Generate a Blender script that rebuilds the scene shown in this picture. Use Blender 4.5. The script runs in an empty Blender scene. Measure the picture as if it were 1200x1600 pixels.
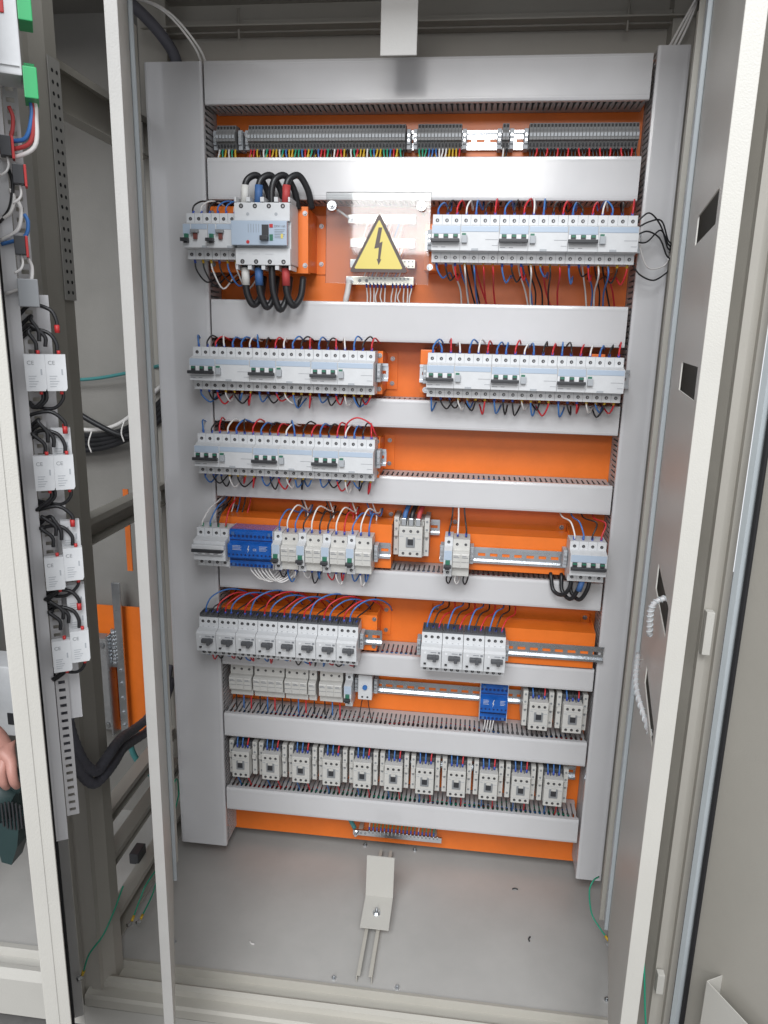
import bpy, bmesh, math, random
from mathutils import Vector, Matrix
random.seed(7)
S = bpy.context.scene
COL = S.collection

# ---------------------------------------------------------------- camera
CAM = Vector((0.65135, -1.57584, 1.27096))
yaw, pitch, roll = math.radians(-6.5716), math.radians(13.69775), math.radians(1.35147)
f = Vector((math.sin(yaw)*math.cos(pitch), math.cos(yaw)*math.cos(pitch), -math.sin(pitch)))
rt = Vector((math.cos(yaw), -math.sin(yaw), 0)); up = rt.cross(f)
r2 = rt*math.cos(roll) + up*math.sin(roll); u2 = up*math.cos(roll) - rt*math.sin(roll)
cam = bpy.data.objects.new('camera', bpy.data.cameras.new('camera')); COL.objects.link(cam)
cam.matrix_world = Matrix(((r2.x, u2.x, -f.x, CAM.x), (r2.y, u2.y, -f.y, CAM.y), (r2.z, u2.z, -f.z, CAM.z), (0, 0, 0, 1)))
cam.data.sensor_fit = 'VERTICAL'; cam.data.sensor_height = 24
cam.data.lens = 1149.2146/1600*24
cam.data.clip_start = 0.02; cam.data.clip_end = 60
S.camera = cam

# ---------------------------------------------------------------- light
W = bpy.data.worlds.new('World'); S.world = W; W.use_nodes = True
bgn = W.node_tree.nodes['Background']
bgn.inputs[0].default_value = (0.93, 0.95, 1.0, 1); bgn.inputs[1].default_value = 0.78

def area(name, loc, target, sx, sy, power, col):
    l = bpy.data.lights.new(name, 'AREA'); l.shape = 'RECTANGLE'; l.size = sx; l.size_y = sy
    l.energy = power; l.color = col
    o = bpy.data.objects.new(name, l); COL.objects.link(o); o.location = loc
    o.rotation_euler = (Vector(target)-Vector(loc)).to_track_quat('-Z', 'Y').to_euler()
    return o
area('daylight_from_above', (0.42, -4.0, 4.2), (0.5, 0, 0.1), 3.2, 1.6, 180, (0.94, 0.97, 1.0))
area('sky_reflection_lamp', (0.35, -5.2, 2.72), (0.5, -0.1, 1.5), 1.6, 0.62, 46, (1.0, 0.98, 0.96))  # area lamp added to give the second trunking its bright sky reflection
S.view_settings.view_transform = 'Standard'; S.view_settings.look = 'None'
S.view_settings.exposure = 0.30; S.view_settings.gamma = 1.0
S.view_settings.use_curve_mapping = False

# ---------------------------------------------------------------- materials
def mat(name, col, rough=0.5, metal=0.0, var=0.0, vscale=6.0, bump=0.0, bscale=300.0, spec=0.5, coat=0.0):
    m = bpy.data.materials.new(name); m.use_nodes = True; nt = m.node_tree; b = nt.nodes['Principled BSDF']
    b.inputs['Base Color'].default_value = (*col, 1); b.inputs['Roughness'].default_value = rough
    b.inputs['Metallic'].default_value = metal; b.inputs['Specular IOR Level'].default_value = spec
    b.inputs['Coat Weight'].default_value = coat; b.inputs['Coat Roughness'].default_value = 0.15
    tc = nt.nodes.new('ShaderNodeTexCoord')
    if var > 0:
        n = nt.nodes.new('ShaderNodeTexNoise'); n.inputs['Scale'].default_value = vscale; n.inputs['Detail'].default_value = 6
        n.inputs['Roughness'].default_value = 0.65
        nt.links.new(tc.outputs['Object'], n.inputs['Vector'])
        r = nt.nodes.new('ShaderNodeValToRGB')
        r.color_ramp.elements[0].position = 0.3; r.color_ramp.elements[1].position = 0.7
        r.color_ramp.elements[0].color = (*[c*(1-var) for c in col], 1)
        r.color_ramp.elements[1].color = (*[min(1, c*(1+var*0.6)) for c in col], 1)
        nt.links.new(n.outputs['Fac'], r.inputs['Fac']); nt.links.new(r.outputs['Color'], b.inputs['Base Color'])
        mr = nt.nodes.new('ShaderNodeMapRange'); mr.inputs['To Min'].default_value = max(0.02, rough*0.8); mr.inputs['To Max'].default_value = min(1, rough*1.25)
        nt.links.new(n.outputs['Fac'], mr.inputs['Value']); nt.links.new(mr.outputs['Result'], b.inputs['Roughness'])
    if bump > 0:
        n2 = nt.nodes.new('ShaderNodeTexNoise'); n2.inputs['Scale'].default_value = bscale; n2.inputs['Detail'].default_value = 2
        nt.links.new(tc.outputs['Object'], n2.inputs['Vector'])
        bp = nt.nodes.new('ShaderNodeBump'); bp.inputs['Strength'].default_value = bump; bp.inputs['Distance'].default_value = 0.001
        nt.links.new(n2.outputs['Fac'], bp.inputs['Height']); nt.links.new(bp.outputs['Normal'], b.inputs['Normal'])
    return m
M = {}
M['duct'] = mat('grey_pvc', (0.57, 0.565, 0.57), 0.12, var=0.05, vscale=5, bump=0.10, bscale=22)
M['ductin'] = mat('grey_pvc_slotted', (0.44, 0.43, 0.43), 0.5)
M['orange'] = mat('orange_powder_coat', (0.78, 0.175, 0.020), 0.33, var=0.12, vscale=9, bump=0.12, bscale=350)
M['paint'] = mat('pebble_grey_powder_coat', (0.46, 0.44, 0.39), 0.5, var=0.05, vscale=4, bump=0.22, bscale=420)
M['paintshade'] = mat('shaded_grey_powder_coat', (0.23, 0.222, 0.205), 0.45, var=0.12, vscale=4, bump=0.25, bscale=420)  # darkened grey coat: shade painted into the side panel and next bay
M['paintdoor_shade'] = mat('brownish_grey_door_and_shade', (0.37, 0.35, 0.31), 0.48, var=0.06, vscale=3, bump=0.2, bscale=420)  # outer door tone; on posts, rails, roof and rear wall it paints shade
M['paintin'] = mat('grey_powder_coat', (0.43, 0.42, 0.40), 0.38, var=0.09, vscale=5, bump=0.2, bscale=420)
M['paintlight'] = mat('light_grey_powder_coat', (0.50, 0.485, 0.445), 0.4, var=0.04, vscale=5, bump=0.3, bscale=500)
M['white'] = mat('white_plastic', (0.62, 0.63, 0.64), 0.38, var=0.05, vscale=60)
M['white2'] = mat('bright_white_plastic', (0.74, 0.745, 0.76), 0.35)
M['warm'] = mat('off_white_plastic', (0.56, 0.55, 0.52), 0.42, var=0.06, vscale=60)
M['bluegrey'] = mat('pale_blue_label', (0.42, 0.50, 0.60), 0.25)
M['grey'] = mat('mid_grey_plastic', (0.24, 0.25, 0.26), 0.45)
M['lgrey'] = mat('light_grey_plastic', (0.38, 0.40, 0.42), 0.45)
M['tgrey'] = mat('terminal_grey_plastic', (0.20, 0.20, 0.20), 0.5, var=0.15, vscale=80)
M['dark'] = mat('dark_plastic', (0.035, 0.036, 0.04), 0.4)
M['hole'] = mat('terminal_hole', (0.02, 0.02, 0.022), 0.7)
M['green'] = mat('green_plastic', (0.03, 0.16, 0.10), 0.4)
M['lime'] = mat('green_connector', (0.03, 0.35, 0.12), 0.4)
M['steel'] = mat('zinc_plated_steel', (0.62, 0.64, 0.66), 0.28, metal=1.0, var=0.12, vscale=30)
M['scr'] = mat('dull_steel_screw', (0.40, 0.40, 0.41), 0.42, metal=1.0)
M['handle'] = mat('dark_grey_handle', (0.085, 0.088, 0.095), 0.45)
M['rail'] = mat('galvanised_rail', (0.66, 0.69, 0.72), 0.27, metal=1.0, var=0.15, vscale=18)
M['brass'] = mat('tinned_bar', (0.80, 0.76, 0.66), 0.3, metal=1.0, var=0.1, vscale=40)
M['wblack'] = mat('black_cable', (0.018, 0.018, 0.02), 0.38)
M['wblue'] = mat('blue_cable', (0.045, 0.16, 0.43), 0.35)
M['wred'] = mat('red_cable', (0.55, 0.025, 0.035), 0.35)
M['wwhite'] = mat('white_cable', (0.72, 0.70, 0.68), 0.38)
M['wgreen'] = mat('green_cable', (0.02, 0.30, 0.18), 0.38)
M['wteal'] = mat('teal_cable', (0.06, 0.22, 0.22), 0.4)
M['wyellow'] = mat('yellow_ferrule', (0.62, 0.40, 0.03), 0.4)
M['fblue'] = mat('blue_ferrule', (0.04, 0.08, 0.38), 0.4)
M['fgreen'] = mat('green_ferrule', (0.02, 0.20, 0.10), 0.4)
M['sleeveblue'] = mat('blue_sleeve', (0.05, 0.13, 0.32), 0.6)
M['sleevered'] = mat('red_sleeve', (0.42, 0.05, 0.05), 0.6)
M['sleevewhite'] = mat('white_sleeve', (0.66, 0.65, 0.62), 0.6)
M['braid'] = mat('dark_grey_corrugated_sleeve', (0.10, 0.10, 0.12), 0.6, bump=0.6, bscale=260)
M['yellow'] = mat('warning_yellow', (0.68, 0.56, 0.14), 0.3)
M['border'] = mat('warning_border', (0.08, 0.055, 0.05), 0.35)
M['bluecov'] = mat('clear_blue_cover', (0.012, 0.105, 0.42), 0.12, coat=0.5, var=0.3, vscale=50)
M['bluedeep'] = mat('deep_blue_plastic', (0.012, 0.03, 0.13), 0.3)
M['red'] = mat('red_plastic', (0.50, 0.03, 0.03), 0.4)
M['brick'] = mat('dull_red_plastic', (0.17, 0.045, 0.035), 0.5)
M['print'] = mat('grey_print', (0.22, 0.23, 0.25), 0.5)
M['gasket'] = mat('black_rubber_gasket', (0.012, 0.012, 0.014), 0.6)
M['paleblue'] = mat('pale_blue_coat', (0.47, 0.51, 0.53), 0.35, var=0.05, vscale=10)
M['skin'] = mat('skin', (0.42, 0.21, 0.17), 0.5, var=0.15, vscale=30, bump=0.3, bscale=120)
M['tool'] = mat('dark_green_tool_shell', (0.022, 0.045, 0.045), 0.4, var=0.1, vscale=30)
M['fabric'] = mat('dark_sleeve_fabric', (0.05, 0.04, 0.045), 0.9, bump=0.5, bscale=200)
M['ground'] = mat('concrete_ground', (0.12, 0.115, 0.11), 0.9, var=0.3, vscale=14, bump=0.8, bscale=60)
M['spiral'] = mat('translucent_spiral_wrap', (0.50, 0.53, 0.54), 0.35)
# clear acrylic: mostly transparent, glossy by the real Fresnel angle
m = bpy.data.materials.new('clear_acrylic'); m.use_nodes = True; nt = m.node_tree
for n in list(nt.nodes):
    if n.type == 'BSDF_PRINCIPLED': nt.nodes.remove(n)
tr = nt.nodes.new('ShaderNodeBsdfTransparent'); tr.inputs[0].default_value = (0.93, 0.94, 0.94, 1)
gl = nt.nodes.new('ShaderNodeBsdfGlossy'); gl.inputs['Roughness'].default_value = 0.04
df = nt.nodes.new('ShaderNodeBsdfDiffuse'); df.inputs[0].default_value = (0.8, 0.8, 0.8, 1)
fr = nt.nodes.new('ShaderNodeFresnel'); fr.inputs[0].default_value = 1.42
mx = nt.nodes.new('ShaderNodeMixShader'); nt.links.new(fr.outputs[0], mx.inputs[0])
nt.links.new(tr.outputs[0], mx.inputs[1]); nt.links.new(gl.outputs[0], mx.inputs[2])
mx2 = nt.nodes.new('ShaderNodeMixShader'); mx2.inputs[0].default_value = 0.04
nt.links.new(mx.outputs[0], mx2.inputs[1]); nt.links.new(df.outputs[0], mx2.inputs[2])
nt.links.new(mx2.outputs[0], nt.nodes['Material Output'].inputs[0]); M['acrylic'] = m

# ---------------------------------------------------------------- mesh helpers
def box(bm, x0, x1, y0, y1, z0, z1, mi=0, bev=0.0):
    vs = [bm.verts.new((x, y, z)) for x in (x0, x1) for y in (y0, y1) for z in (z0, z1)]
    F = [(0, 1, 3, 2), (4, 6, 7, 5), (0, 4, 5, 1), (2, 3, 7, 6), (0, 2, 6, 4), (1, 5, 7, 3)]
    fs = [bm.faces.new([vs[i] for i in q]) for q in F]
    for q in fs: q.material_index = mi
    if bev > 0:
        es = list({e for q in fs for e in q.edges})
        r = bmesh.ops.bevel(bm, geom=es, offset=bev, segments=2, affect='EDGES', profile=0.6)
        for q in r['faces']: q.material_index = mi
    return bm
def prism(bm, prof, x0, x1, mi=0, axis='x'):
    def P(a, b, c):
        return {'x': (c, a, b), 'z': (a, b, c), 'y': (a, c, b)}[axis]
    A = [bm.verts.new(P(a, b, x0)) for a, b in prof]; B = [bm.verts.new(P(a, b, x1)) for a, b in prof]
    n = len(prof)
    fs = [bm.faces.new(A), bm.faces.new(B[::-1])] + [bm.faces.new((A[i], B[i], B[(i+1) % n], A[(i+1) % n])) for i in range(n)]
    for q in fs: q.material_index = mi
    return bm
def cyl(bm, p, d, r, L, mi=0, seg=10, r2=None):
    d = Vector(d).normalized(); p = Vector(p); q = d.to_track_quat('Z', 'Y').to_matrix(); r2 = r if r2 is None else r2
    A = []; B = []
    for i in range(seg):
        a = 2*math.pi*i/seg; v = Vector((math.cos(a), math.sin(a), 0))
        A.append(bm.verts.new(p + q @ (v*r))); B.append(bm.verts.new(p + d*L + q @ (v*r2)))
    fs = [bm.faces.new(A[::-1]), bm.faces.new(B)]
    for i in range(seg):
        g = bm.faces.new((A[i], A[(i+1) % seg], B[(i+1) % seg], B[i])); g.smooth = seg > 6; fs.append(g)
    for g in fs: g.material_index = mi
    return bm
def smoothpts(pts, n=5):
    pts = [Vector(p) for p in pts]
    if len(pts) < 3: return pts
    P = [pts[0]*2-pts[1]] + pts + [pts[-1]*2-pts[-2]]; out = []
    for i in range(1, len(P)-2):
        a, b, c, d = P[i-1:i+3]
        for k in range(n):
            t = k/n
            out.append(0.5*((2*b)+(c-a)*t+(2*a-5*b+4*c-d)*t*t+(3*b-a-3*c+d)*t**3))
    out.append(pts[-1]); return out
def tube(bm, pts, r, mi=0, seg=7, n=5, rad=None):
    P = smoothpts(pts, n); rings = []
    nrm = None
    for i, p in enumerate(P):
        t = (P[min(i+1, len(P)-1)]-P[max(i-1, 0)]).normalized()
        if nrm is None:
            nrm = t.orthogonal().normalized()
        nrm = (nrm - t*nrm.dot(t)).normalized(); bn = t.cross(nrm)
        rr = r if rad is None else rad(i/(len(P)-1))
        rings.append([bm.verts.new(p + (nrm*math.cos(2*math.pi*k/seg)+bn*math.sin(2*math.pi*k/seg))*rr) for k in range(seg)])
    for a, b in zip(rings, rings[1:]):
        for k in range(seg):
            q = bm.faces.new((a[k], a[(k+1) % seg], b[(k+1) % seg], b[k])); q.smooth = True; q.material_index = mi
    for q in (bm.faces.new(rings[0][::-1]), bm.faces.new(rings[-1])): q.material_index = mi
    return bm
def disc(bm, x, y, z, r, mi=0, seg=10):     # a shallow round facing the front (-y)
    return cyl(bm, (x, y, z), (0, -1, 0), r, 0.0006, mi, seg)
def NB(): return bmesh.new()
def obj(name, bm, mats, parent=None):
    bmesh.ops.recalc_face_normals(bm, faces=bm.faces)
    me = bpy.data.meshes.new(name); bm.to_mesh(me); bm.free()
    for k in (mats if isinstance(mats, (list, tuple)) else [mats]): me.materials.append(M[k])
    o = bpy.data.objects.new(name, me); COL.objects.link(o)
    if parent: o.parent = parent
    return o
def tag(o, label=None, cat=None, group=None, kind=None):
    if label: o['label'] = label
    if cat: o['category'] = cat
    if group: o['group'] = group
    if kind: o['kind'] = kind
    return o
def thing(name, loc=(0, 0, 0), label=None, cat=None, group=None, rz=0):
    o = bpy.data.objects.new(name, None); COL.objects.link(o); o.location = loc; o.rotation_euler = (0, 0, rz)
    o.empty_display_size = 0.02
    return tag(o, label, cat, group)
def kids(o): return [c for c in ALLC.get(o.name, [])]
ALLC = {}
def copy_tree(o, parent=None):
    c = o.copy(); COL.objects.link(c); c.parent = parent
    for ch in [k for k in bpy.data.objects if k.parent == o]: copy_tree(ch, c)
    return c
def place(proto, used, loc, label, group=None):
    o = proto if not used else copy_tree(proto)
    o.location = loc; o['label'] = label
    if group: o['group'] = group
    return o
ORD = ['', 'first', 'second', 'third', 'fourth', 'fifth', 'sixth', 'seventh', 'eighth', 'ninth', 'tenth', 'eleventh', 'twelfth',
       'thirteenth', 'fourteenth', 'fifteenth', 'sixteenth', 'seventeenth', 'eighteenth', 'nineteenth']
TENS = {20: 'twentieth', 30: 'thirtieth', 40: 'fortieth', 50: 'fiftieth'}
TT = {20: 'twenty', 30: 'thirty', 40: 'forty', 50: 'fifty'}
def ordn(n):
    if n < 20: return ORD[n]
    t = n//10*10
    return TENS[t] if n == t else TT[t]+'-'+ORD[n-t]

# ================================================================ SETTING: cabinet shell
tag(obj('ground', box(NB(), -3, 4, -4, 3, -0.16, -0.12), 'ground'), kind='structure')

cab = thing('cabinet', (0.49, -0.2, -0.1), 'open beige grey steel cabinet standing around the orange mounting plate', 'cabinet')
def CP(name, bm, m, par=None):
    o = obj(name, bm, m, par or cab)
    if not par: o.location = (-0.49, 0.2, 0.1)
    return o
b = NB()     # rear wall
box(b, -0.05, 1.055, 0.055, 0.060, 0.0, 1.93)
CP('rear_wall', b, 'paintdoor_shade')
b = NB(); box(b, -0.05, 1.055, -0.46, 0.055, 1.905, 1.93); box(b, -0.04, 1.02, 0.028, 0.05, 1.845, 1.868); box(b, -0.04, 1.02, 0.0, 0.028, 1.848, 1.851)
for X in (0.155, 0.905): cyl(b, (X, 0.02, 1.83), (0, 0, 1), 0.0025, 0.055, 0)
CP('roof', b, 'paintdoor_shade')
b = NB(); box(b, 1.050, 1.055, -0.40, 0.055, 0.0, 1.905); CP('side_panel', b, 'paintshade')  # shade behind the inner leaf is put into this panel's colour
# floor plate with raised rolled front lip
b = NB()
box(b, -0.045, 1.049, -0.385, 0.055, -0.006, 0.0)
CP('floor_plate', b, 'paintin')
b = NB()
prism(b, [(-0.385, -0.006), (-0.387, 0.004), (-0.395, 0.006), (-0.398, -0.010), (-0.424, -0.012), (-0.430, 0.004), (-0.438, 0.010), (-0.447, 0.006), (-0.449, -0.006), (-0.470, -0.006), (-0.474, -0.012), (-0.474, -0.03), (-0.385, -0.03)], -0.045, 1.05)
CP('front_sill', b, 'paint')
b = NB(); box(b, -0.05, 1.055, -0.470, -0.462, -0.12, -0.036); box(b, -0.05, 1.055, -0.455, -0.40, -0.12, -0.034)
CP('plinth', b, 'paintlight')
# front posts : folded sheet profiles
def post(x0, sgn, k=1.0):
    b = NB()
    pr = [(0, -0.46), (0.016*sgn, -0.46), (0.018*sgn, -0.452), (0.034*sgn, -0.452), (0.036*sgn, -0.458), (0.055*sgn, -0.458), (0.057*sgn, -0.448),
          (0.070*sgn, -0.425), (0.072*sgn, -0.398), (0.066*sgn, -0.398), (0.060*sgn, -0.40), (0.0, -0.40)]
    prism(b, [(x0+a*k, c) for a, c in pr], -0.03, 1.905, 0, 'z')
    return CP('front_post', b, 'paintdoor_shade')
post(-0.073, 1); post(1.056, -1, 0.62)
b = NB(); box(b, -0.05, -0.0, 0.01, 0.05, 0, 1.905); box(b, -0.002, 0.010, 0.006, 0.012, 0, 1.905); CP('rear_post', b, 'paintdoor_shade')
b = NB(); box(b, 0.985, 1.025, 0.012, 0.054, 0, 1.905); CP('rear_post', b, 'paintdoor_shade')
# depth rails of the open left side
def rail_depth(name, x, z, h, y0=-0.42, y1=0.02, w=0.03):
    b = NB()
    box(b, x-w, x-w+0.003, y0, y1, z-h, z); box(b, x-w+0.003, x, y0, y1, z-0.003, z); box(b, x-w+0.003, x, y0, y1, z-h, z-h+0.003); box(b, x-0.003, x, y0, y1, z-0.012, z-0.003)
    return CP(name, b, 'paintdoor_shade')
rail_depth('depth_rail', -0.035, 1.685, 0.075); rail_depth('depth_rail', -0.035, 0.925, 0.05)
rail_depth('depth_rail', -0.045, 0.30, 0.03); rail_depth('depth_rail', -0.03, 0.215, 0.026); rail_depth('depth_rail', -0.02, 0.09, 0.06)
# perforated upright behind the front post
b = NB(); box(b, 0.0002, 0.0015, -0.428, -0.395, 1.31, 1.66)
for i in range(21):
    for q in (-0.418, -0.405): cyl(b, (0.0015, q, 1.322+i*0.016), (1, 0, 0), 0.0030, 0.0004, 1, 8)
o = CP('perforated_upright', b, ['paintin', 'hole'])
# top and bottom door catches in the middle of the frame
b = NB(); box(b, 0.468, 0.530, -0.2015, -0.1985, 1.724, 1.905, 0, 0.0012)
o = obj('door_catch', b, 'paintin'); tag(o, 'pale steel door catch tab hanging from the cabinet roof', 'bracket')  # darker coat than the floor catch: roof shade put into its colour
ctc = thing('door_catch', (0.50, -0.2, 0.02), 'bent pale door catch bolted to the floor rails', 'bracket')
b = NB()
pr = [(-0.062, 0.006), (-0.062, 0.008), (0.022, 0.016), (0.034, 0.110), (0.036, 0.110), (0.025, 0.013)]
prism(b, pr, -0.031, 0.031)
obj('bent_plate', b, 'paintlight', ctc)
b = NB(); cyl(b, (0.0, -0.022, 0.011), (0, -0.1, 1), 0.009, 0.0015, 0, 14); cyl(b, (0, -0.022, 0.012), (0, -0.1, 1), 0.0065, 0.006, 0, 6); cyl(b, (0, -0.0225, 0.018), (0, -0.1, 1), 0.003, 0.008, 0, 10)
obj('bolt', b, 'steel', ctc)
fr_ = thing('floor_rail', (0.495, -0.17, 0), 'narrow slotted channel running front to back on the cabinet floor', 'rail')
for s in (-1, 1):
    x = 0.0145*s; b = NB()
    box(b, min(x, x+0.0015*s), max(x, x+0.0015*s), -0.205, 0.17, 0.0008, 0.017); box(b, min(x-0.006*s, x), max(x-0.006*s, x), -0.203, 0.17, 0.0155, 0.017)
    obj('rail_lip', b, 'paint', fr_)
# screws on the floor
for i, (x, y) in enumerate(((0.433, -0.372), (0.562, -0.376), (0.975, -0.345), (0.565, 0.03), (0.438, 0.03), (0.08, -0.33))):
    b = NB(); cyl(b, (0, 0, 0), (0, 0, 1), 0.005, 0.0035, 0, 6); cyl(b, (0, 0, 0.0035), (0, 0, 1), 0.0022, 0.004, 0, 8)
    o = obj('floor_screw', b, 'steel'); o.location = (x, y, 0)
    tag(o, ['small floor screw by the front lip, left of the channel', 'small floor screw by the front lip, right of the channel', 'small floor screw in the right front corner',
            'floor screw behind the channel, right of it', 'floor screw behind the channel, left of it', 'small floor screw in the left front corner'][i], 'screw', 'screws in the cabinet floor')
for i, (x, y, c, l) in enumerate(((0.81, -0.07, 'dark', 'dark plastic scrap on the floor below the right trunking'), (0.835, -0.215, 'dark', 'dark wire offcut on the right part of the floor'), (0.245, -0.31, 'wwhite', 'small white offcut on the left part of the floor'))):
    b = NB(); tube(b, [(-0.006, 0, 0.0016), (0, 0.003, 0.002), (0.007, 0.001, 0.0016)], 0.0016)
    o = obj('offcut', b, c); o.location = (x, y, 0); o.rotation_euler[2] = i*1.3; tag(o, l, 'scrap')

# ================================================================ mounting plate
b = NB(); box(b, 0.02, 0.985, 0.0, 0.003, 0.040, 1.775)
box(b, 0.02, 0.985, 0.003, 0.018, 0.040, 0.043)
tag(obj('mounting_plate', b, 'orange'), 'tall orange mounting plate at the back of the cabinet', 'mounting plate')

# ================================================================ cable trunking
def comb(bm, L, flip, mi=0, pitch=0.0106):
    """teeth along x from 0 to L in the plane z = 0 (thickness towards -z*flip); y from 0 back to -0.078"""
    n = int(L/pitch); p = L/n; t = 0.0012
    z0, z1 = (0, -t*flip) if flip < 0 else (-t, 0)
    za, zb = min(0, -t*flip), max(0, -t*flip)
    box(bm, 0, L, -0.016, 0, za, zb, mi)
    for i in range(n):
        c = (i+0.5)*p
        w1, w2, w3 = 0.0036, 0.0022, 0.0040
        prof = [(c-w1, -0.0162), (c+w1, -0.0162), (c+w1, -0.052), (c+w2, -0.057), (c+w2, -0.064), (c+w3, -0.068), (c+w3, -0.0775), (c-w3, -0.0775), (c-w3, -0.068), (c-w2, -0.064), (c-w2, -0.057), (c-w1, -0.052)]
        prism(bm, prof, za, zb, mi, 'z')
def trunk(L, H, loc, label, vertical=False):
    root = thing('cable_trunking', loc, label, 'cable trunking', 'slotted grey cable trunking')
    if vertical: root.rotation_euler = (0, math.radians(-90), 0)
    c = NB(); h = H/2
    t = 0.0018
    prism(c, [(-0.0790, -h-0.0012), (-0.0805, -h-0.0002), (-0.0815, -h+0.004), (-0.0815, h-0.004), (-0.0805, h+0.0002), (-0.0790, h+0.0012), (-0.071, h+0.0012), (-0.071, h+0.0001), (-0.0783, h+0.0001), (-0.0783, -h-0.0001), (-0.071, -h-0.0001), (-0.071, -h-0.0012)], 0, L)
    for s in (-1, 1):      # moulded line along the cover
        zz = s*(h-0.007); box(c, 0.0002, L-0.0002, -0.0819, -0.0814, min(zz, zz+0.0006), max(zz, zz+0.0006))
    obj('cover', c, 'duct', root)
    for s in (-1, 1):
        bmx = NB(); comb(bmx, L, 1)
        o = obj('slotted_side', bmx, 'ductin', root); o.location = (0, -0.0006, s*h if s > 0 else -h+0.0012)
    bb = NB(); box(bb, 0, L, -0.0018, -0.0004, -h, h); obj('base', bb, 'ductin', root)
    return root
DU = [(1.760, 1.687, 0.117, 0.938, 'wide top'), (1.592, 1.518, 0.118, 0.934, 'wide second'), (1.328, 1.254, 0.117, 0.937, 'wide third'), (1.1395, 1.084, 0.117, 0.9405, 'narrow fourth'),
      (0.9805, 0.9225, 0.117, 0.9405, 'narrow fifth'), (0.7735, 0.715, 0.117, 0.940, 'narrow sixth'), (0.579, 0.5295, 0.117, 0.940, 'narrow seventh'),
      (0.404, 0.348, 0.117, 0.940, 'narrow eighth'), (0.209, 0.152, 0.117, 0.9385, 'lowest')]
for zt, zb, x0, x1, nm in DU:
    trunk(x1-x0, zt-zb, (x0, -0.0005, (zt+zb)/2), nm+' horizontal grey cable trunking with slotted sides')
trunk(1.712, 0.1116, (0.0558, -0.0005, 0.048), 'broad vertical grey cable trunking left of the orange plate', True)
trunk(1.714, 0.0544, (0.9728, -0.0005, 0.058), 'slim vertical grey cable trunking right of the orange plate', True)
# wires lying inside the lower trunking, glimpsed through the slots
def bundle(z, n, cols, label, y=-0.04):
    bm = NB(); mats = sorted(set(cols))
    for i in range(n):
        pts = [(0.14+0.13*k, y+random.uniform(-0.022, 0.028), z+random.uniform(-0.016, 0.018)) for k in range(7)]
        tube(bm, pts, 0.0016, mats.index(cols[i % len(cols)]), 5, 4)
    tag(obj('wire_bundle', bm, mats), label, 'wires', kind='stuff')
for z, l, c in ((0.378, 'eighth', ['wblue', 'wred', 'wblack', 'wwhite', 'wblack']), (0.182, 'lowest', ['wgreen', 'wblue', 'wblack', 'wgreen', 'wred']), (0.555, 'seventh', ['wblack', 'wred', 'wblue']),
                (1.30, 'third', ['wblack', 'wwhite', 'wred']), (0.955, 'fifth', ['wblack', 'wblue', 'wblack']), (1.115, 'fourth', ['wblack', 'wblue', 'wred']), (0.745, 'sixth', ['wblack', 'wblue', 'wred']), (1.555, 'second', ['wblack', 'wblue', 'wgreen']), (1.72, 'top', ['wblack', 'wblack'])):
    bundle(z, 16, c, 'loose mixed wires lying inside the %s horizontal trunking' % l)

# ================================================================ rails and orange standoff brackets
def dinrail(x0, x1, yf, z, label, slots=True):
    """top-hat rail, yf = front face of its lips"""
    r = thing('din_rail', (x0, yf, z), label, 'rail', 'perforated steel mounting rails')
    L = x1-x0; b = NB(); d = 0.0075
    for s in (-1, 1):
        box(b, 0, L, -0.0002, 0.0008, min(s*0.0125, s*0.0175), max(s*0.0125, s*0.0175))
        box(b, 0, L, 0.0008, d, min(s*0.0125, s*0.0135), max(s*0.0125, s*0.0135))
    # web with oblong holes
    box(b, 0, L, d-0.001, d, 0.0032, 0.0125); box(b, 0, L, d-0.001, d, -0.0125, -0.0032)
    n = max(1, int(L/0.025)); p = L/n
    for i in range(n+1):
        c = i*p; a = max(0, c-0.0048); e = min(L, c+0.0048)
        if e > a: box(b, a, e, d-0.001, d, -0.0032, 0.0032)
    obj('rail_profile', b, 'rail', r)
    return r
def screw(b, x, y, z, r=0.0045, mi=0, d=(0, -1, 0)):
    d = Vector(d); cyl(b, (x, y, z), d, r*1.5, 0.001, mi, 12)
    cyl(b, Vector((x, y, z))+d*0.001, d, r, 0.003, mi, 12, r*0.8)
def bracket(x0, x1, yf, z0, z1, label, flange=0.018, tw=0.019):
    """open channel standing off the plate: front flange, cheeks narrowing to the plate, foot"""
    r = thing('standoff_bracket', ((x0+x1)/2, 0, z0), label, 'bracket', 'orange standoff brackets'); L = x1-x0; H = z1-z0
    b = NB(); t = 0.002
    box(b, -L/2, L/2, yf, yf+t, 0, H)
    box(b, -L/2, L/2, yf+t, yf+0.02, H-t, H); box(b, -L/2, L/2, yf+t, yf+0.02, 0, t)
    obj('front_plate', b, 'orange', r)
    for s in (-1, 1):
        b = NB(); xs = s*L/2
        prism(b, [(yf+t, t), (yf+t, H-t), (-t, H-0.006), (-t, 0.006)], min(xs, xs-s*t), max(xs, xs-s*t))
        box(b, min(xs-s*t, xs+s*tw), max(xs-s*t, xs+s*tw), -t-0.001, -0.0004, 0.004, H-0.004, 0, 0.0004)
        obj('cheek', b, 'orange', r)
        for q in ((xs+s*tw*0.5, -t-0.001, H*0.2), (xs+s*tw*0.5, -t-0.001, H*0.8), (xs-s*0.006, yf, H*0.12), (xs-s*0.006, yf, H*0.9)):
            b = NB(); screw(b, *q, 0.0032); obj('screw', b, 'scr', r)
    return r
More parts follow.
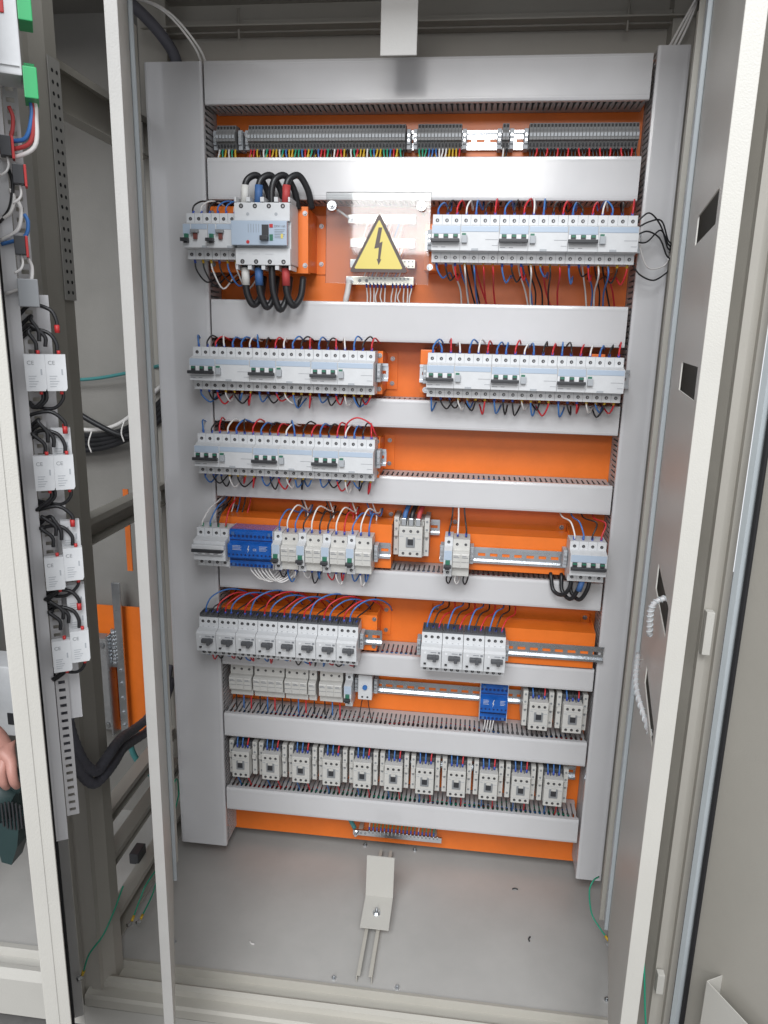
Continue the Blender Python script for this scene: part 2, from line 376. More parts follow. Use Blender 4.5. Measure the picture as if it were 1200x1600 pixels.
def boxchannel(x0, x1, yf, z0, z1, label):
    r = thing('standoff_channel', ((x0+x1)/2, 0, z0), label, 'bracket', 'orange standoff brackets'); L = x1-x0; H = z1-z0; b = NB(); t = 0.002
    box(b, -L/2, L/2, yf, yf+t, 0, H); box(b, -L/2, L/2, yf+t, yf+0.06, H-t, H); box(b, -L/2, L/2, yf+t, yf+0.04, 0, t)
    obj('front_plate', b, 'orange', r)
    for s in (-1, 1):
        b = NB(); xs = s*L/2
        prism(b, [(yf+t, t), (yf+t, H-t), (-t, H+0.012), (-t, 0.006)], min(xs, xs-s*t), max(xs, xs-s*t))
        box(b, min(xs-s*t, xs-s*0.02), max(xs-s*t, xs-s*0.02), -t-0.001, -0.0004, 0.006, H+0.012)
        obj('cheek', b, 'orange', r); b = NB(); screw(b, xs-s*0.011, -t-0.001, H+0.003, 0.0034); obj('screw', b, 'scr', r)
    return r
RY = -0.093
bracket(0.12, 0.318, RY+0.008, 1.381, 1.504, 'orange standoff bracket beside the large moulded case breaker')
bracket(0.12, 0.470, RY+0.008, 1.150, 1.235, 'orange standoff bracket at the left breakers below the third trunking', tw=0.022)
bracket(0.12, 0.468, RY+0.008, 0.978, 1.062, 'orange standoff bracket at the left breakers below the fourth trunking', tw=0.022)
boxchannel(0.12, 0.497, RY+0.008, 0.782, 0.878, 'orange standoff channel behind the blue distribution block row')
boxchannel(0.617, 0.868, RY+0.008, 0.790, 0.868, 'orange standoff channel in the middle row, right of the contactor')
bracket(0.12, 0.470, RY+0.008, 0.590, 0.672, 'orange standoff bracket at the eight motor breakers', tw=0.022)
boxchannel(0.585, 0.935, RY+0.008, 0.585, 0.665, 'wide orange standoff channel behind the four motor breakers')
for x, z, l in ((0.545, 1.39, 'upper'), (0.545, 1.155, 'lower')):
    b = NB(); box(b, x, x+0.028, RY+0.012, -0.0006, z, z+0.085, 0, 0.001); screw(b, x+0.012, RY+0.012, z+0.006, 0.004, 1)
    tag(obj('standoff_bracket', b, ['orange', 'steel']), 'small orange standoff bracket at the left end of the %s right breaker row' % l, 'bracket', 'orange standoff brackets')
    b = NB(); box(b, x+0.33, x+0.358, RY+0.012, -0.0006, z, z+0.085, 0, 0.001)
    tag(obj('standoff_bracket', b, ['orange']), 'small orange standoff bracket at the right end of the %s right breaker row' % l, 'bracket', 'orange standoff brackets')

Z2, Z3, Z4, Z5, Z6, Z7, Z8 = 1.442, 1.194, 1.022, 0.823, 0.621, 0.466, 0.284
dinrail(0.092, 0.195, RY, Z2, 'rail behind the two small breakers at upper left')
dinrail(0.548, 0.946, RY, Z2, 'rail carrying the upper right breaker row')
dinrail(0.10, 0.482, RY, Z3, 'rail end left of centre, below the third trunking')
dinrail(0.545, 0.950, RY, Z3, 'rail carrying the right breaker row below the third trunking')
dinrail(0.10, 0.482, RY, Z4, 'rail end left of centre, below the fourth trunking')
dinrail(0.092, 0.496, RY, Z5, 'rail carrying the row with the wide blue block')
dinrail(0.520, 0.595, -0.010, 0.858, 'short rail stub beside the lone grey contactor')
dinrail(0.60, 0.925, RY, Z5+0.002, 'bare rail between the three module group and right breaker')
dinrail(0.088, 0.482, RY, Z6+0.003, 'rail carrying the eight motor breakers')
dinrail(0.560, 0.954, RY, Z6, 'bare rail right of the four motor breakers')
dinrail(0.125, 0.935, -0.0085, Z7, 'long bare rail behind the fuse holders and second blue block')
dinrail(0.125, 0.935, -0.0085, Z8, 'long rail behind the bottom contactors')
dinrail(0.118, 0.937, -0.0085, 1.638, 'bright rail carrying the terminal blocks at the top')

# ================================================================ devices
MW = 0.0174
def term(b, x, z, y, r=0.0032):          # dark hole with a small screw head in it (materials 0 hole, 1 steel)
    disc(b, x, y, z, r, 0, 10); cyl(b, (x+0.0002, y-0.0005, z-0.0002), (0, -1, 0), r*0.52, 0.0004, 1, 8)
    box(b, x-r*0.5, x+r*0.5, y-0.0012, y-0.00085, z-0.0003, z+0.0003, 0)
def mcbprofile(h=0.0415, n=0.0225, d1=-0.044, d2=-0.066, up=0.003):
    return [(0, -h), (d1, -h), (d1, -n-0.0025), (d2, -n), (d2, n-up), (d1-0.004, n+0.001), (d1, n+0.002), (d1, h), (0, h), (0.006, 0.02), (0.006, -0.02)]
def screwset(root, xs, zs, y, r=0.0032):
    for x in xs:
        for z in zs:
            b = NB(); term(b, 0, 0, 0, r); o = obj('terminal_screw', b, ['hole', 'scr'], root); o.location = (x, y, z)
def make_rcbo():
    r = thing('residual_current_breaker', cat='circuit breaker')
    a = NB(); prism(a, mcbprofile(), 0.0003, 3*MW-0.0002)
    for k in (1, 2): box(a, k*MW-0.0002, k*MW+0.0002, -0.0443, -0.0438, 0.024, 0.0413, 1); box(a, k*MW-0.0002, k*MW+0.0002, -0.0443, -0.0438, -0.0413, -0.025, 1)
    obj('breaker_body', a, ['white', 'print'], r)
    a = NB(); prism(a, mcbprofile(), 3*MW+0.0002, 7*MW-0.0003)
    for k in (4, 5, 6): box(a, k*MW-0.0002, k*MW+0.0002, -0.0443, -0.0438, 0.024, 0.0413, 1); box(a, k*MW-0.0002, k*MW+0.0002, -0.0443, -0.0438, -0.0413, -0.025, 1)
    box(a, 5.6*MW, 6.9*MW, -0.0664, -0.0659, -0.004, -0.0034, 1); box(a, 6.3*MW, 6.9*MW, -0.0664, -0.0659, -0.014, -0.0134, 1)
    obj('residual_module', a, ['white', 'print'], r)
    a = NB(); box(a, 0.0012, 3*MW-0.0008, -0.0668, -0.0645, 0.006, 0.0195, 0, 0.0005); obj('label_window', a, 'bluegrey', r)
    a = NB(); box(a, 3*MW+0.0012, 7*MW-0.0012, -0.0668, -0.0645, 0.0095, 0.0192, 0, 0.0005); obj('label_window', a, 'bluegrey', r)
    a = NB()
    for k in range(3):
        c = (k+0.5)*MW; box(a, c-0.0085, c+0.0085, -0.0666, -0.0658, -0.006, 0.0055, 0)
    obj('toggle_surround', a, 'white2', r)
    for k in range(3):
        c = (k+0.5)*MW; a = NB(); box(a, c-0.0042, c+0.0042, -0.0705, -0.066, -0.004, 0.0052, 0, 0.0006); box(a, c-0.0036, c+0.0036, -0.0712, -0.0706, 0.0006, 0.0045, 1)
        obj('toggle', a, ['dark', 'green'], r)
    a = NB(); box(a, -0.0006, 3*MW-0.001, -0.078, -0.0707, -0.0092, -0.0030, 0, 0.001); obj('switch_bar', a, 'dark', r)
    a = NB(); box(a, 3*MW+0.0025, 3*MW+0.0125, -0.073, -0.066, -0.010, 0.003, 0, 0.0008); box(a, 3*MW+0.003, 3*MW+0.010, -0.0712, -0.0655, 0.003, 0.0065, 1); obj('test_button', a, ['lgrey', 'green'], r)
    a = NB(); box(a, 3*MW+0.021, 3*MW+0.033, -0.0675, -0.060, -0.0228, -0.0188, 0, 0.0004); obj('clip', a, 'lgrey', r)
    a = NB(); box(a, 0.0015, 3*MW-0.0015, -0.0663, -0.0655, -0.0135, -0.0128, 0); box(a, 0.002, 0.012, -0.0663, -0.0655, -0.0175, -0.0165, 0); box(a, 0.0185, 0.026, -0.0663, -0.0655, -0.0175, -0.0165, 0)
    obj('printed_lines', a, 'print', r)
    screwset(r, [(k+0.5)*MW for k in range(7)], (0.0315, -0.033), -0.044)
    return r
used = {}
def put(key, maker, loc, label, group):
    if key not in used: used[key] = maker(); o = used[key]
    else: o = copy_tree(used[key])
    o.location = loc; o['label'] = label; o['group'] = group
    return o
SIDE = ['leftmost', 'middle', 'rightmost']
def clamp(x, yf, z, label, h=0.036):
    def mk():
        r = thing('end_clamp', cat='end clamp'); b = NB()
        box(b, 0, 0.008, -0.026, 0.004, -h/2, h/2, 0, 0.001); box(b, 0.001, 0.007, -0.030, -0.026, -h/4, h/2-0.003, 0); obj('clamp_body', b, 'lgrey', r)
        b = NB(); cyl(b, (0.004, -0.030, 0.006), (0, -1, 0), 0.0028, 0.001, 0, 10); cyl(b, (0.004, -0.030, -0.003), (0, -1, 0), 0.0024, 0.001, 0, 10); obj('screw', b, 'steel', r)
        return r
    return put('clamp', mk, (x, yf, z), label, 'grey end clamps on the rails')

# ---- wires
WC = {'b': 'wblue', 'k': 'wblack', 'r': 'wred', 'w': 'wwhite', 'g': 'wgreen'}
WN = {'b': 'blue', 'k': 'black', 'r': 'red', 'w': 'white', 'g': 'green'}
SMALL = NB(); SM = ['wblue', 'wblack', 'wred', 'wwhite', 'wgreen', 'fblue', 'wyellow']
def wire(pts, c, label, r=0.00165, ferrule='fblue', group='jumper wires', fl=0.008):
    if group in ('contactor wires', 'wires under the motor breakers', 'wires under the fuse holders', 'white wires under the lowest busbar'):
        tube(SMALL, pts, r, SM.index(WC[c]), 7, 5)
        if ferrule: cyl(SMALL, pts[0], Vector(pts[1])-Vector(pts[0]), r*1.35, fl, SM.index(ferrule), 8, r*1.5)
        return
    b = NB(); tube(b, pts, r, 0, 7, 5); o = obj('wire', b, WC[c]); tag(o, label, 'wire', group)
    if ferrule:
        p0, p1 = Vector(pts[0]), Vector(pts[1]); d = (p1-p0).normalized()
        b = NB(); cyl(b, p0, d, r*1.35, fl, 0, 8, r*1.5); obj('ferrule', b, ferrule, o)
    return o
def topwire(x, z, yf, c, label, dx, h, zend, yend=-0.045, **k):
    # rises from a terminal, arches back and slips into the slots above
    q = random.uniform(-0.003, 0.003)
    wire([(x, yf, z-0.002), (x+dx*0.05, yf-0.001, z+h*0.5), (x+dx*0.45+q, (yf*0.75+yend*0.25), z+h), (x+dx*0.9, (yf+yend*2)/3+0.004, z+h*0.62), (x+dx, yend, zend)], c, label, **k)
def botwire(x, z, yf, c, label, dx, h, zend, yend=-0.05, **k):
    q = random.uniform(-0.003, 0.003)
    wire([(x, yf, z+0.002), (x+dx*0.08, yf, z-h*0.45), (x+dx*0.45+q, yf+0.012, z-h), (x+dx*0.85, (yf+yend)/2, z-h*0.55), (x+dx, yend, zend)], c, label, **k)
RCR = [(0.563, Z2, 'upper right row', 'R2'), (0.096, Z3, 'left row below third trunking', 'L3'), (0.563, Z3, 'right row below third trunking', 'R3'), (0.099, Z4, 'left row below fourth trunking', 'L4')]
PAT = {'R2': [('bkrwbkr', 'bkrwbrr'), ('bkrwbkr', 'bkrwbkr'), ('bkrwbkr', 'bkrwbkr')],
       'L3': [('bkrwbbw', 'bkrwkbr'), ('bkrwbkr', 'bkrwbkr'), ('bkrwbkr', 'bkrwbkr')],
       'R3': [('bbrwbwr', 'bkkwbkr'), ('bbrwbkr', 'bkkwbkr'), ('bkrwbkr', 'bkrwbkr')],
       'L4': [('bkrwbkr', 'bkkwkrr'), ('bkrwbkr', 'bkrwbkb'), ('bkrwbkr', 'bkrwbkr')]}
DEV = {}
for X0, Z, row, key in RCR:
    for i in range(3):
        x = X0+i*7*MW
        nm = 'three pole residual breaker, %s of the %s' % (SIDE[i], row)
        put('rcbo', make_rcbo, (x, RY, Z), 'white '+nm, 'three pole residual current breakers')
        ztop, zbot = Z+0.0415, Z-0.0415
        duct_above = {'R2': 1.518, 'L3': 1.254, 'R3': 1.254, 'L4': 1.084}[key]; duct_below = {'R2': 1.328, 'L3': 1.1395, 'R3': 1.1395, 'L4': 0.9805}[key]
        gap = duct_above-ztop
        for k in range(7):
            xx = x+(k+0.5)*MW; ct, cb = PAT[key][i][0][k], PAT[key][i][1][k]
            dx = random.choice([-1, 1, 1])*random.uniform(0.006, 0.024)
            topwire(xx, ztop, RY-0.032, ct, '%s wire in %s top terminal of %s breaker, %s' % (WN[ct], ordn(k+1), SIDE[i], row), dx, min(gap+0.008, 0.032)*random.uniform(0.75, 1.05), duct_above+0.004, -0.045)
            dx = random.uniform(0.008, 0.030)*(1 if k < 5 else -1)
            h = random.uniform(0.020, 0.034)
            long_ = key == 'R2' and k in (3, 4, 5, 6)
            lab = '%s wire in %s bottom terminal of %s breaker, %s' % (WN[cb], ordn(k+1), SIDE[i], row)
            yel = 'wyellow' if k > 2 else 'fblue'
            if long_ and random.random() < 0.75:
                wire([(xx, RY-0.032, zbot+0.002), (xx+0.003, RY-0.030, zbot-0.02), (xx+0.006, -0.07, zbot-0.045), (xx+0.012, -0.04, duct_below-0.004)], cb, lab, ferrule=yel)
            else:
                botwire(xx, zbot, RY-0.032, cb, lab, dx, h, max(zbot-0.02, duct_below-0.003), -0.05, ferrule=yel)
for i in range(3):
    for k, c in enumerate('wbkkrb'[:5]):
        x = 0.563+i*7*MW+(2.9+0.62*k)*MW+random.uniform(-0.003, 0.003)
        wire([(x-0.012, -0.085, Z2-0.030), (x-0.006, -0.08, Z2-0.055), (x+random.uniform(0.002, 0.01), -0.055, Z2-0.085), (x+random.uniform(0.006, 0.022), -0.035, 1.324)], c, '%s wire, %s of those dropping below %s breaker, upper right row' % (WN[c], ordn(k+1), SIDE[i]), ferrule=None)
wire([(0.402, RY-0.03, 1.062), (0.404, RY-0.03, 1.090), (0.425, RY-0.03, 1.105), (0.452, RY-0.028, 1.094), (0.462, RY-0.02, 1.072), (0.466, -0.07, 1.055)], 'r', 'long red jumper arching over the end of the lower left breaker row')
clamp(0.553, RY, Z2, 'end clamp left of the upper right breaker row'); clamp(0.4625, RY, Z3, 'end clamp after the left row below third trunking'); clamp(0.4655, RY, Z4, 'end clamp after the left row below fourth trunking')
clamp(0.5535, RY, Z3, 'end clamp left of the right row below third trunking')

# ---- two small breakers upper left
def make_small():
    r = thing('small_residual_breaker', cat='circuit breaker'); w = 0.0163
    a = NB(); prism(a, mcbprofile(), 0.0003, 3*w-0.0003)
    for k in (1, 2): box(a, k*w-0.0002, k*w+0.0002, -0.0443, -0.0438, 0.024, 0.0413, 1); box(a, k*w-0.0002, k*w+0.0002, -0.0443, -0.0438, -0.0413, -0.025, 1)
    obj('breaker_body', a, ['white', 'print'], r)
    a = NB(); box(a, 0.001, w-0.001, -0.0668, -0.0645, 0.001, 0.0195, 0, 0.0005); box(a, w+0.001, 3*w-0.001, -0.0668, -0.0645, 0.010, 0.0195, 0, 0.0005); obj('label_window', a, 'bluegrey', r)
    a = NB(); box(a, 0.004, 0.0122, -0.0705, -0.066, -0.007, 0.002, 0, 0.0006); obj('toggle', a, 'green', r)
    a = NB(); box(a, -0.001, 0.0145, -0.079, -0.0705, -0.0125, -0.006, 0, 0.001); box(a, 0.004, 0.012, -0.074, -0.0668, -0.015, -0.012, 0); obj('switch_lever', a, 'dark', r)
    a = NB(); box(a, w+0.001, w+0.016, -0.075, -0.066, 0.003, 0.0095, 0, 0.0015); obj('test_button', a, 'grey', r)
    a = NB(); box(a, w+0.006, w+0.013, -0.0715, -0.066, -0.008, 0.0025, 0, 0.0005); obj('indicator', a, 'brick', r)
    a = NB(); box(a, w+0.021, w+0.031, -0.0675, -0.060, -0.0228, -0.0188, 0, 0.0004); obj('clip', a, 'lgrey', r)
    screwset(r, [(k+0.5)*w for k in range(3)], (0.0315, -0.033), -0.044)
    return r
for i in range(2):
    put('small', make_small, (0.093+i*0.049, RY, Z2), 'small residual breaker with black lever, %s of the upper left pair' % ('left' if i == 0 else 'right'), 'small residual breakers')
    for k in range(3):
        xx = 0.093+i*0.049+(k+0.5)*0.0163; ct = 'kwk'[k] if i == 0 else 'bbw'[k]; cb = 'kkw'[k] if i == 0 else 'kbw'[k]
        s = 'left' if i == 0 else 'right'
        wire([(xx, RY-0.03, Z2+0.040), (xx+0.002, RY-0.03, Z2+0.056), (xx+0.014, RY-0.012, Z2+0.068), (xx+0.026, -0.07, Z2+0.066), (xx+0.030, -0.04, Z2+0.050)], ct, '%s wire in %s top terminal, %s small breaker at upper left' % (WN[ct], ordn(k+1), s))
        wire([(xx, RY-0.03, Z2-0.040), (xx+0.004, RY-0.03, Z2-0.062), (xx+0.018, RY-0.015, Z2-0.082-0.006*k), (xx+0.032, -0.08, Z2-0.070), (xx+0.036, -0.04, Z2-0.055)], cb, '%s wire in %s bottom terminal, %s small breaker at upper left' % (WN[cb], ordn(k+1), s), ferrule='wyellow' if k else 'fblue')

# ---- moulded case breaker
mc = thing('moulded_case_breaker', (0.193, RY, Z2), 'large pale moulded case breaker with blue grey front and thick cables', 'circuit breaker')
b = NB(); box(b, 0, 0.106, -0.052, 0.006, -0.050, 0.060, 0, 0.0015)
# toothed top and bottom terminal rims
box(b, 0.0, 0.106, -0.062, -0.052, 0.026, 0.058, 0, 0.0012); box(b, 0.0, 0.106, -0.060, -0.052, -0.052, -0.022, 0, 0.0012)
for k in range(5): box(b, max(0.0, 0.0265*k-0.0035), min(0.106, 0.0265*k+0.0035), -0.0595, -0.010, 0.060, 0.068, 0)
for k in range(5): box(b, max(0.0, 0.0265*k-0.0035), min(0.106, 0.0265*k+0.0035), -0.0575, -0.010, -0.060, -0.052, 0)
obj('case', b, ['white'], mc)
b = NB(); box(b, -0.003, 0.103, -0.074, -0.0625, -0.018, 0.025, 0, 0.0012); obj('front_panel', b, 'bluegrey', mc)
b = NB(); box(b, 0.056, 0.069, -0.0752, -0.0738, -0.010, 0.018, 0); box(b, 0.0535, 0.069, -0.084, -0.0745, -0.010, -0.0015, 0, 0.0015); obj('switch_lever', b, 'dark', mc)
b = NB(); box(b, 0.0705, 0.077, -0.0752, -0.0738, 0.013, 0.019, 0); box(b, 0.0705, 0.077, -0.0752, -0.0738, -0.010, 0.001, 1); box(b, 0.092, 0.096, -0.0748, -0.0738, -0.006, 0.002, 2)
for k in range(6): box(b, 0.080, 0.100-0.002*(k % 3), -0.0746, -0.0739, 0.009-0.0028*k, 0.0097-0.0028*k, 3)
for k in range(5): box(b, 0.030+0.005*k, 0.0305+0.005*k, -0.0746, -0.0739, 0.004, 0.019, 3)
cyl(b, (0.029, -0.0739, -0.0125), (0, -1, 0), 0.0032, 0.0008, 0, 12)
obj('markings', b, ['red', 'green', 'yellow', 'print'], mc)
screwset(mc, [0.0135+0.0265*k for k in range(4)], (0.052,), -0.062, 0.0042); screwset(mc, [0.0135+0.0265*k for k in range(4)], (-0.046,), -0.060, 0.0042)
b = NB(); cyl(b, (0.026, -0.062, 0.038), (0, -1, 0), 0.003, 0.0006, 0, 10); cyl(b, (0.080, -0.062, 0.038), (0, -1, 0), 0.003, 0.0006, 0, 10)
for k in range(3): box(b, 0.006+0.026*k, 0.022+0.026*k, -0.0606, -0.0599, -0.0325, -0.0322, 0)
obj('cover_screw', b, 'lgrey', mc)
def text(s, size, loc, m, parent=None, name='lettering', rot=(math.pi/2, 0, 0), align='LEFT'):
    c = bpy.data.curves.new('t', 'FONT'); c.body = s; c.size = size; c.extrude = 0.0001; c.align_x = align
    t = bpy.data.objects.new('t', c); COL.objects.link(t)
    dg = bpy.context.evaluated_depsgraph_get(); me = bpy.data.meshes.new_from_object(t.evaluated_get(dg))
    bpy.data.objects.remove(t); me.materials.clear(); me.materials.append(M[m])
    o = bpy.data.objects.new(name, me); COL.objects.link(o); o.location = loc; o.rotation_euler = rot; o.parent = parent
    return o
text('DPX³ 160', 0.0052, (0.0795, -0.0746, 0.0135), 'print', mc)
SL = ['sleevewhite', 'sleeveblue', 'wblack', 'sleevered']; SLN = ['white', 'blue', 'plain black', 'red']
for k in range(4):
    x = 0.193+0.0135+0.0265*k; y = RY-0.040
    b = NB(); pts = [(x, y, 1.498), (x, y, 1.524), (x+0.006, y+0.004, 1.545), (x+0.022, y+0.016, 1.553), (x+0.036, y+0.030, 1.530), (x+0.040, y+0.045, 1.50)]
    tube(b, pts, 0.0062, 0, 12, 6); o = obj('power_cable', b, 'wblack')
    tag(o, 'thick black cable with %s sleeve arching into top of moulded case breaker' % SLN[k], 'cable', 'thick power cables')
    if k != 2:
        b = NB(); cyl(b, (x, y, 1.500), (0.06, 0, 1), 0.0075, 0.034, 0, 14); obj('sleeve', b, SL[k], o)
    zb = 1.382; b = NB(); pts = [(x-0.001, y, zb+0.012), (x-0.001, y, zb-0.020), (x+0.002, y+0.002, zb-0.046), (x+0.012, y+0.008, zb-0.064-0.004*(k % 3)), (x+0.023, y+0.022, zb-0.046), (x+0.024, y+0.04, zb-0.01)]
    tube(b, pts, 0.0066, 0, 12, 6); o = obj('power_cable', b, 'wblack')
    tag(o, 'thick black cable with %s sleeve looping below moulded case breaker' % SLN[k], 'cable', 'thick power cables')
    if k != 2:
        b = NB(); cyl(b, (x-0.001, y, zb+0.004), (0.02, 0, -1), 0.0078, 0.032, 0, 14); obj('sleeve', b, SL[k], o)

# ================================================================ terminal blocks, top row
def make_tb(h=0.046):
    def mk():
        b = NB(); w = 0.0060
        pr = [(0.006, -0.020), (-0.012, -h/2), (-0.030, -h/2), (-0.037, -h/2+0.012), (-0.043, -0.009), (-0.043, 0.004), (-0.037, 0.010), (-0.031, h/2-0.001), (-0.012, h/2), (0.006, 0.020)]
        prism(b, pr, 0, w)
        box(b, 0.0008, w-0.0008, -0.0445, -0.0425, -0.004, 0.002, 2)
        for z, y in ((0.0165, -0.0342), (-0.0155, -0.0350)):
            box(b, 0.0012, w-0.0012, y-0.0008, y+0.001, z-0.003, z+0.003, 1)
        box(b, 0.0012, w-0.0012, -0.0408, -0.039, -0.0095, -0.006, 1)
        return obj('terminal_block', b, ['tgrey', 'hole', 'lgrey'])
    return mk
STR = [(0.126, 6, 'short left', 'T'), (0.190, 48, 'longest', 'T'), (0.523, 13, 'middle', 'T'), (0.683, 2, 'two block', 'T'), (0.733, 31, 'right hand', 'T')]
tb = make_tb()()
tag(tb, cat='terminal block'); tfirst = True
PITCH = 0.00645
for x0, n, nm, _ in STR:
    for i in range(n):
        o = tb if tfirst else tb.copy()
        if not tfirst: COL.objects.link(o)
        tfirst = False
        o.location = (x0+i*PITCH, -0.009, 1.6375); o['category'] = 'terminal block'; o['group'] = 'grey terminal blocks in the top row'
        o['label'] = 'grey terminal block, %s from left in the %s strip of the top row' % (ordn(i+1), nm)
k = 0
CL = [(0.116, 'at the far left'), (0.167, 'after the short left strip'), (0.181, 'before the longest strip'), (0.501, 'after the longest strip'), (0.514, 'before the middle strip'), (0.608, 'after the middle strip'), (0.674, 'before the two block strip'), (0.697, 'after the two block strip'), (0.724, 'before the right hand strip')]
for x, l in CL: clamp(x, -0.010, 1.634, 'end clamp %s of top terminals' % l, 0.036)
# short wires hanging from the terminals into the second trunking
for (x0, n, nm, _), pal in zip(STR, (['wwhite', 'wgreen', 'wyellow', 'wblue'], ['wred', 'wyellow', 'wgreen', 'wwhite', 'wblue', 'wred', 'wyellow', 'wblack', 'wgreen'], ['wgreen', 'wblue', 'wwhite', 'wyellow', 'wred'], ['wwhite', 'wblack'], ['wblack', 'wblack', 'wred', 'wblack'])):
    bm = NB(); mats = sorted(set(pal+['wyellow', 'fblue']))
    for i in range(n):
        c = pal[(i*5+i//3) % len(pal)]; x = x0+(i+0.5)*PITCH; e = random.uniform(-0.003, 0.003)
        pts = [(x, -0.038, 1.617), (x, -0.042, 1.609), (x+e, -0.044, 1.598), (x+e, -0.046, 1.584)]
        tube(bm, pts, 0.0019, mats.index(c), 5, 3)
        if nm != 'right hand' and (i*7) % 5 < 2: cyl(bm, (x, -0.0405, 1.607), (0, -0.3, -1), 0.0021, 0.006, mats.index('wyellow'), 6)
    tag(obj('terminal_wires', bm, mats), 'row of short coloured wires under the %s terminal strip, top row' % nm, 'wires', kind='stuff')

# ================================================================ busbars, acrylic cover, warning sign
for i, (z, x0, x1) in enumerate(((1.489, 0.389, 0.523), (1.444, 0.394, 0.523), (1.405, 0.394, 0.525), (1.372, 0.386, 0.523))):
    r = thing('busbar', ((x0+x1)/2, -0.04, z-0.008), 'tinned busbar, %s of four behind the clear cover' % ['topmost', 'second from top', 'third from top', 'lowest'][i], 'busbar', 'tinned busbars')
    L = x1-x0; b = NB(); box(b, -L/2, L/2, 0, 0.006, 0, 0.016, 0, 0.0006)
    for k in range(11):
        if k == 5: continue
        cyl(b, (-L/2+0.048+k*0.0078, 0, 0.0125), (0, -1, 0), 0.0018, 0.0006, 1, 8); cyl(b, (-L/2+0.048+k*0.0078, 0, 0.0035), (0, -1, 0), 0.0016, 0.0006, 1, 8)
    cyl(b, (-L/2+0.028, 0, 0.008), (0, -1, 0), 0.0034, 0.0006, 1, 12); cyl(b, (-L/2+0.042, 0, 0.008), (0, -1, 0), 0.0034, 0.0006, 1, 12)
    obj('bar', b, ['brass', 'grey'], r)
    b = NB(); cyl(b, (-L/2+0.008, 0, 0.008), (0, -1, 0), 0.008, 0.0015, 0, 16); cyl(b, (-L/2+0.008, -0.0015, 0.008), (0, -1, 0), 0.0058, 0.005, 0, 6); cyl(b, (-L/2+0.008, -0.0065, 0.008), (0, -1, 0), 0.003, 0.006, 0, 10)
    obj('bolt', b, 'steel', r)
    b = NB(); box(b, -L/2-0.002, -L/2+0.014, 0.006, 0.0385, 0.0, 0.016); box(b, L/2-0.016, L/2, 0.006, 0.0385, 0.0, 0.016); obj('insulator', b, 'sleevered', r)
for k in range(12):
    x = 0.428+0.0075*k+(0.008 if k > 5 else 0)
    wire([(x, -0.041, 1.366), (x+0.001, -0.043, 1.356), (x+random.uniform(-0.004, 0.005), -0.043, 1.340), (x+random.uniform(-0.003, 0.006), -0.04, 1.322)], 'w', 'white wire, %s from left under the lowest busbar' % ordn(k+1), group='white wires under the lowest busbar', r=0.0014)
for kk, zz in enumerate((1.489, 1.444, 1.405)):
    bm = NB()
    for k in range(11):
        x = 0.43+0.0078*k
        tube(bm, [(x, -0.042, zz-0.006), (x-0.004, -0.045, zz-0.018), (x-0.012, -0.03, zz-0.034)], 0.0011, k % 3, 5, 3)
    tag(obj('busbar_wires', bm, ['wwhite', 'sleevered', 'wblue']), 'thin fanned wires below the %s busbar behind the clear cover' % ['topmost', 'second', 'third'][kk], 'wires', kind='stuff')
wire([(0.394, -0.05, 1.372), (0.392, -0.052, 1.352), (0.388, -0.05, 1.335), (0.385, -0.04, 1.318)], 'w', 'thick white cable on the left bolt of the lowest busbar', r=0.006, ferrule=None)
wire([(0.369, -0.05, 1.504), (0.380, -0.05, 1.497), (0.392, -0.048, 1.489)], 'w', 'short grey link from cover stud to the topmost busbar', r=0.0022, ferrule=None)
ac = thing('clear_cover', (0.455, -0.088, 1.363), 'clear acrylic sheet on two studs over the busbars', 'cover')
b = NB(); box(b, -0.101, 0.101, -0.003, 0, 0, 0.168, 0, 0.001); o = obj('sheet', b, 'acrylic', ac); o.rotation_euler[0] = math.radians(-2.6); o.location = (0, -0.0015, 0)

for x in (-0.089, 0.083):
    b = NB(); cyl(b, (x, -0.0032, 0.142), (0, -1, 0), 0.009, 0.0012, 0, 18); cyl(b, (x, -0.0044, 0.142), (0, -1, 0), 0.006, 0.005, 0, 6); cyl(b, (x, -0.0094, 0.142), (0, -1, 0), 0.0034, 0.006, 0, 10)
    cyl(b, (x, 0.0002, 0.142), (0, 1, 0), 0.0034, 0.085, 0, 10)
    obj('stud', b, 'steel', ac)
ws = thing('warning_sign', (0.4595, -0.0935, 1.384), 'yellow triangle high voltage warning sign with lightning arrow on clear cover', 'sign')
b = NB(); prism(b, [(-0.054, 0), (0.052, 0), (0.055, 0.003), (0.001, 0.105), (-0.003, 0.105), (-0.056, 0.003)], -0.0008, 0, 0, 'y'); obj('border', b, 'border', ws)
b = NB(); prism(b, [(-0.0455, 0.0065), (0.0435, 0.0065), (0.0455, 0.0085), (0.0, 0.0945), (-0.002, 0.0945), (-0.0475, 0.0085)], -0.0014, -0.0009, 0, 'y'); obj('yellow_field', b, 'yellow', ws)
b = NB(); prism(b, [(-0.002, 0.082), (0.005, 0.082), (0.0005, 0.054), (0.0062, 0.0565), (0.0022, 0.024), (0.0045, 0.0245), (-0.0005, 0.0135), (-0.0045, 0.025), (-0.0022, 0.0245), (-0.0008, 0.0455), (-0.0095, 0.0435)], -0.0019, -0.0015, 0, 'y'); obj('lightning_arrow', b, 'border', ws)

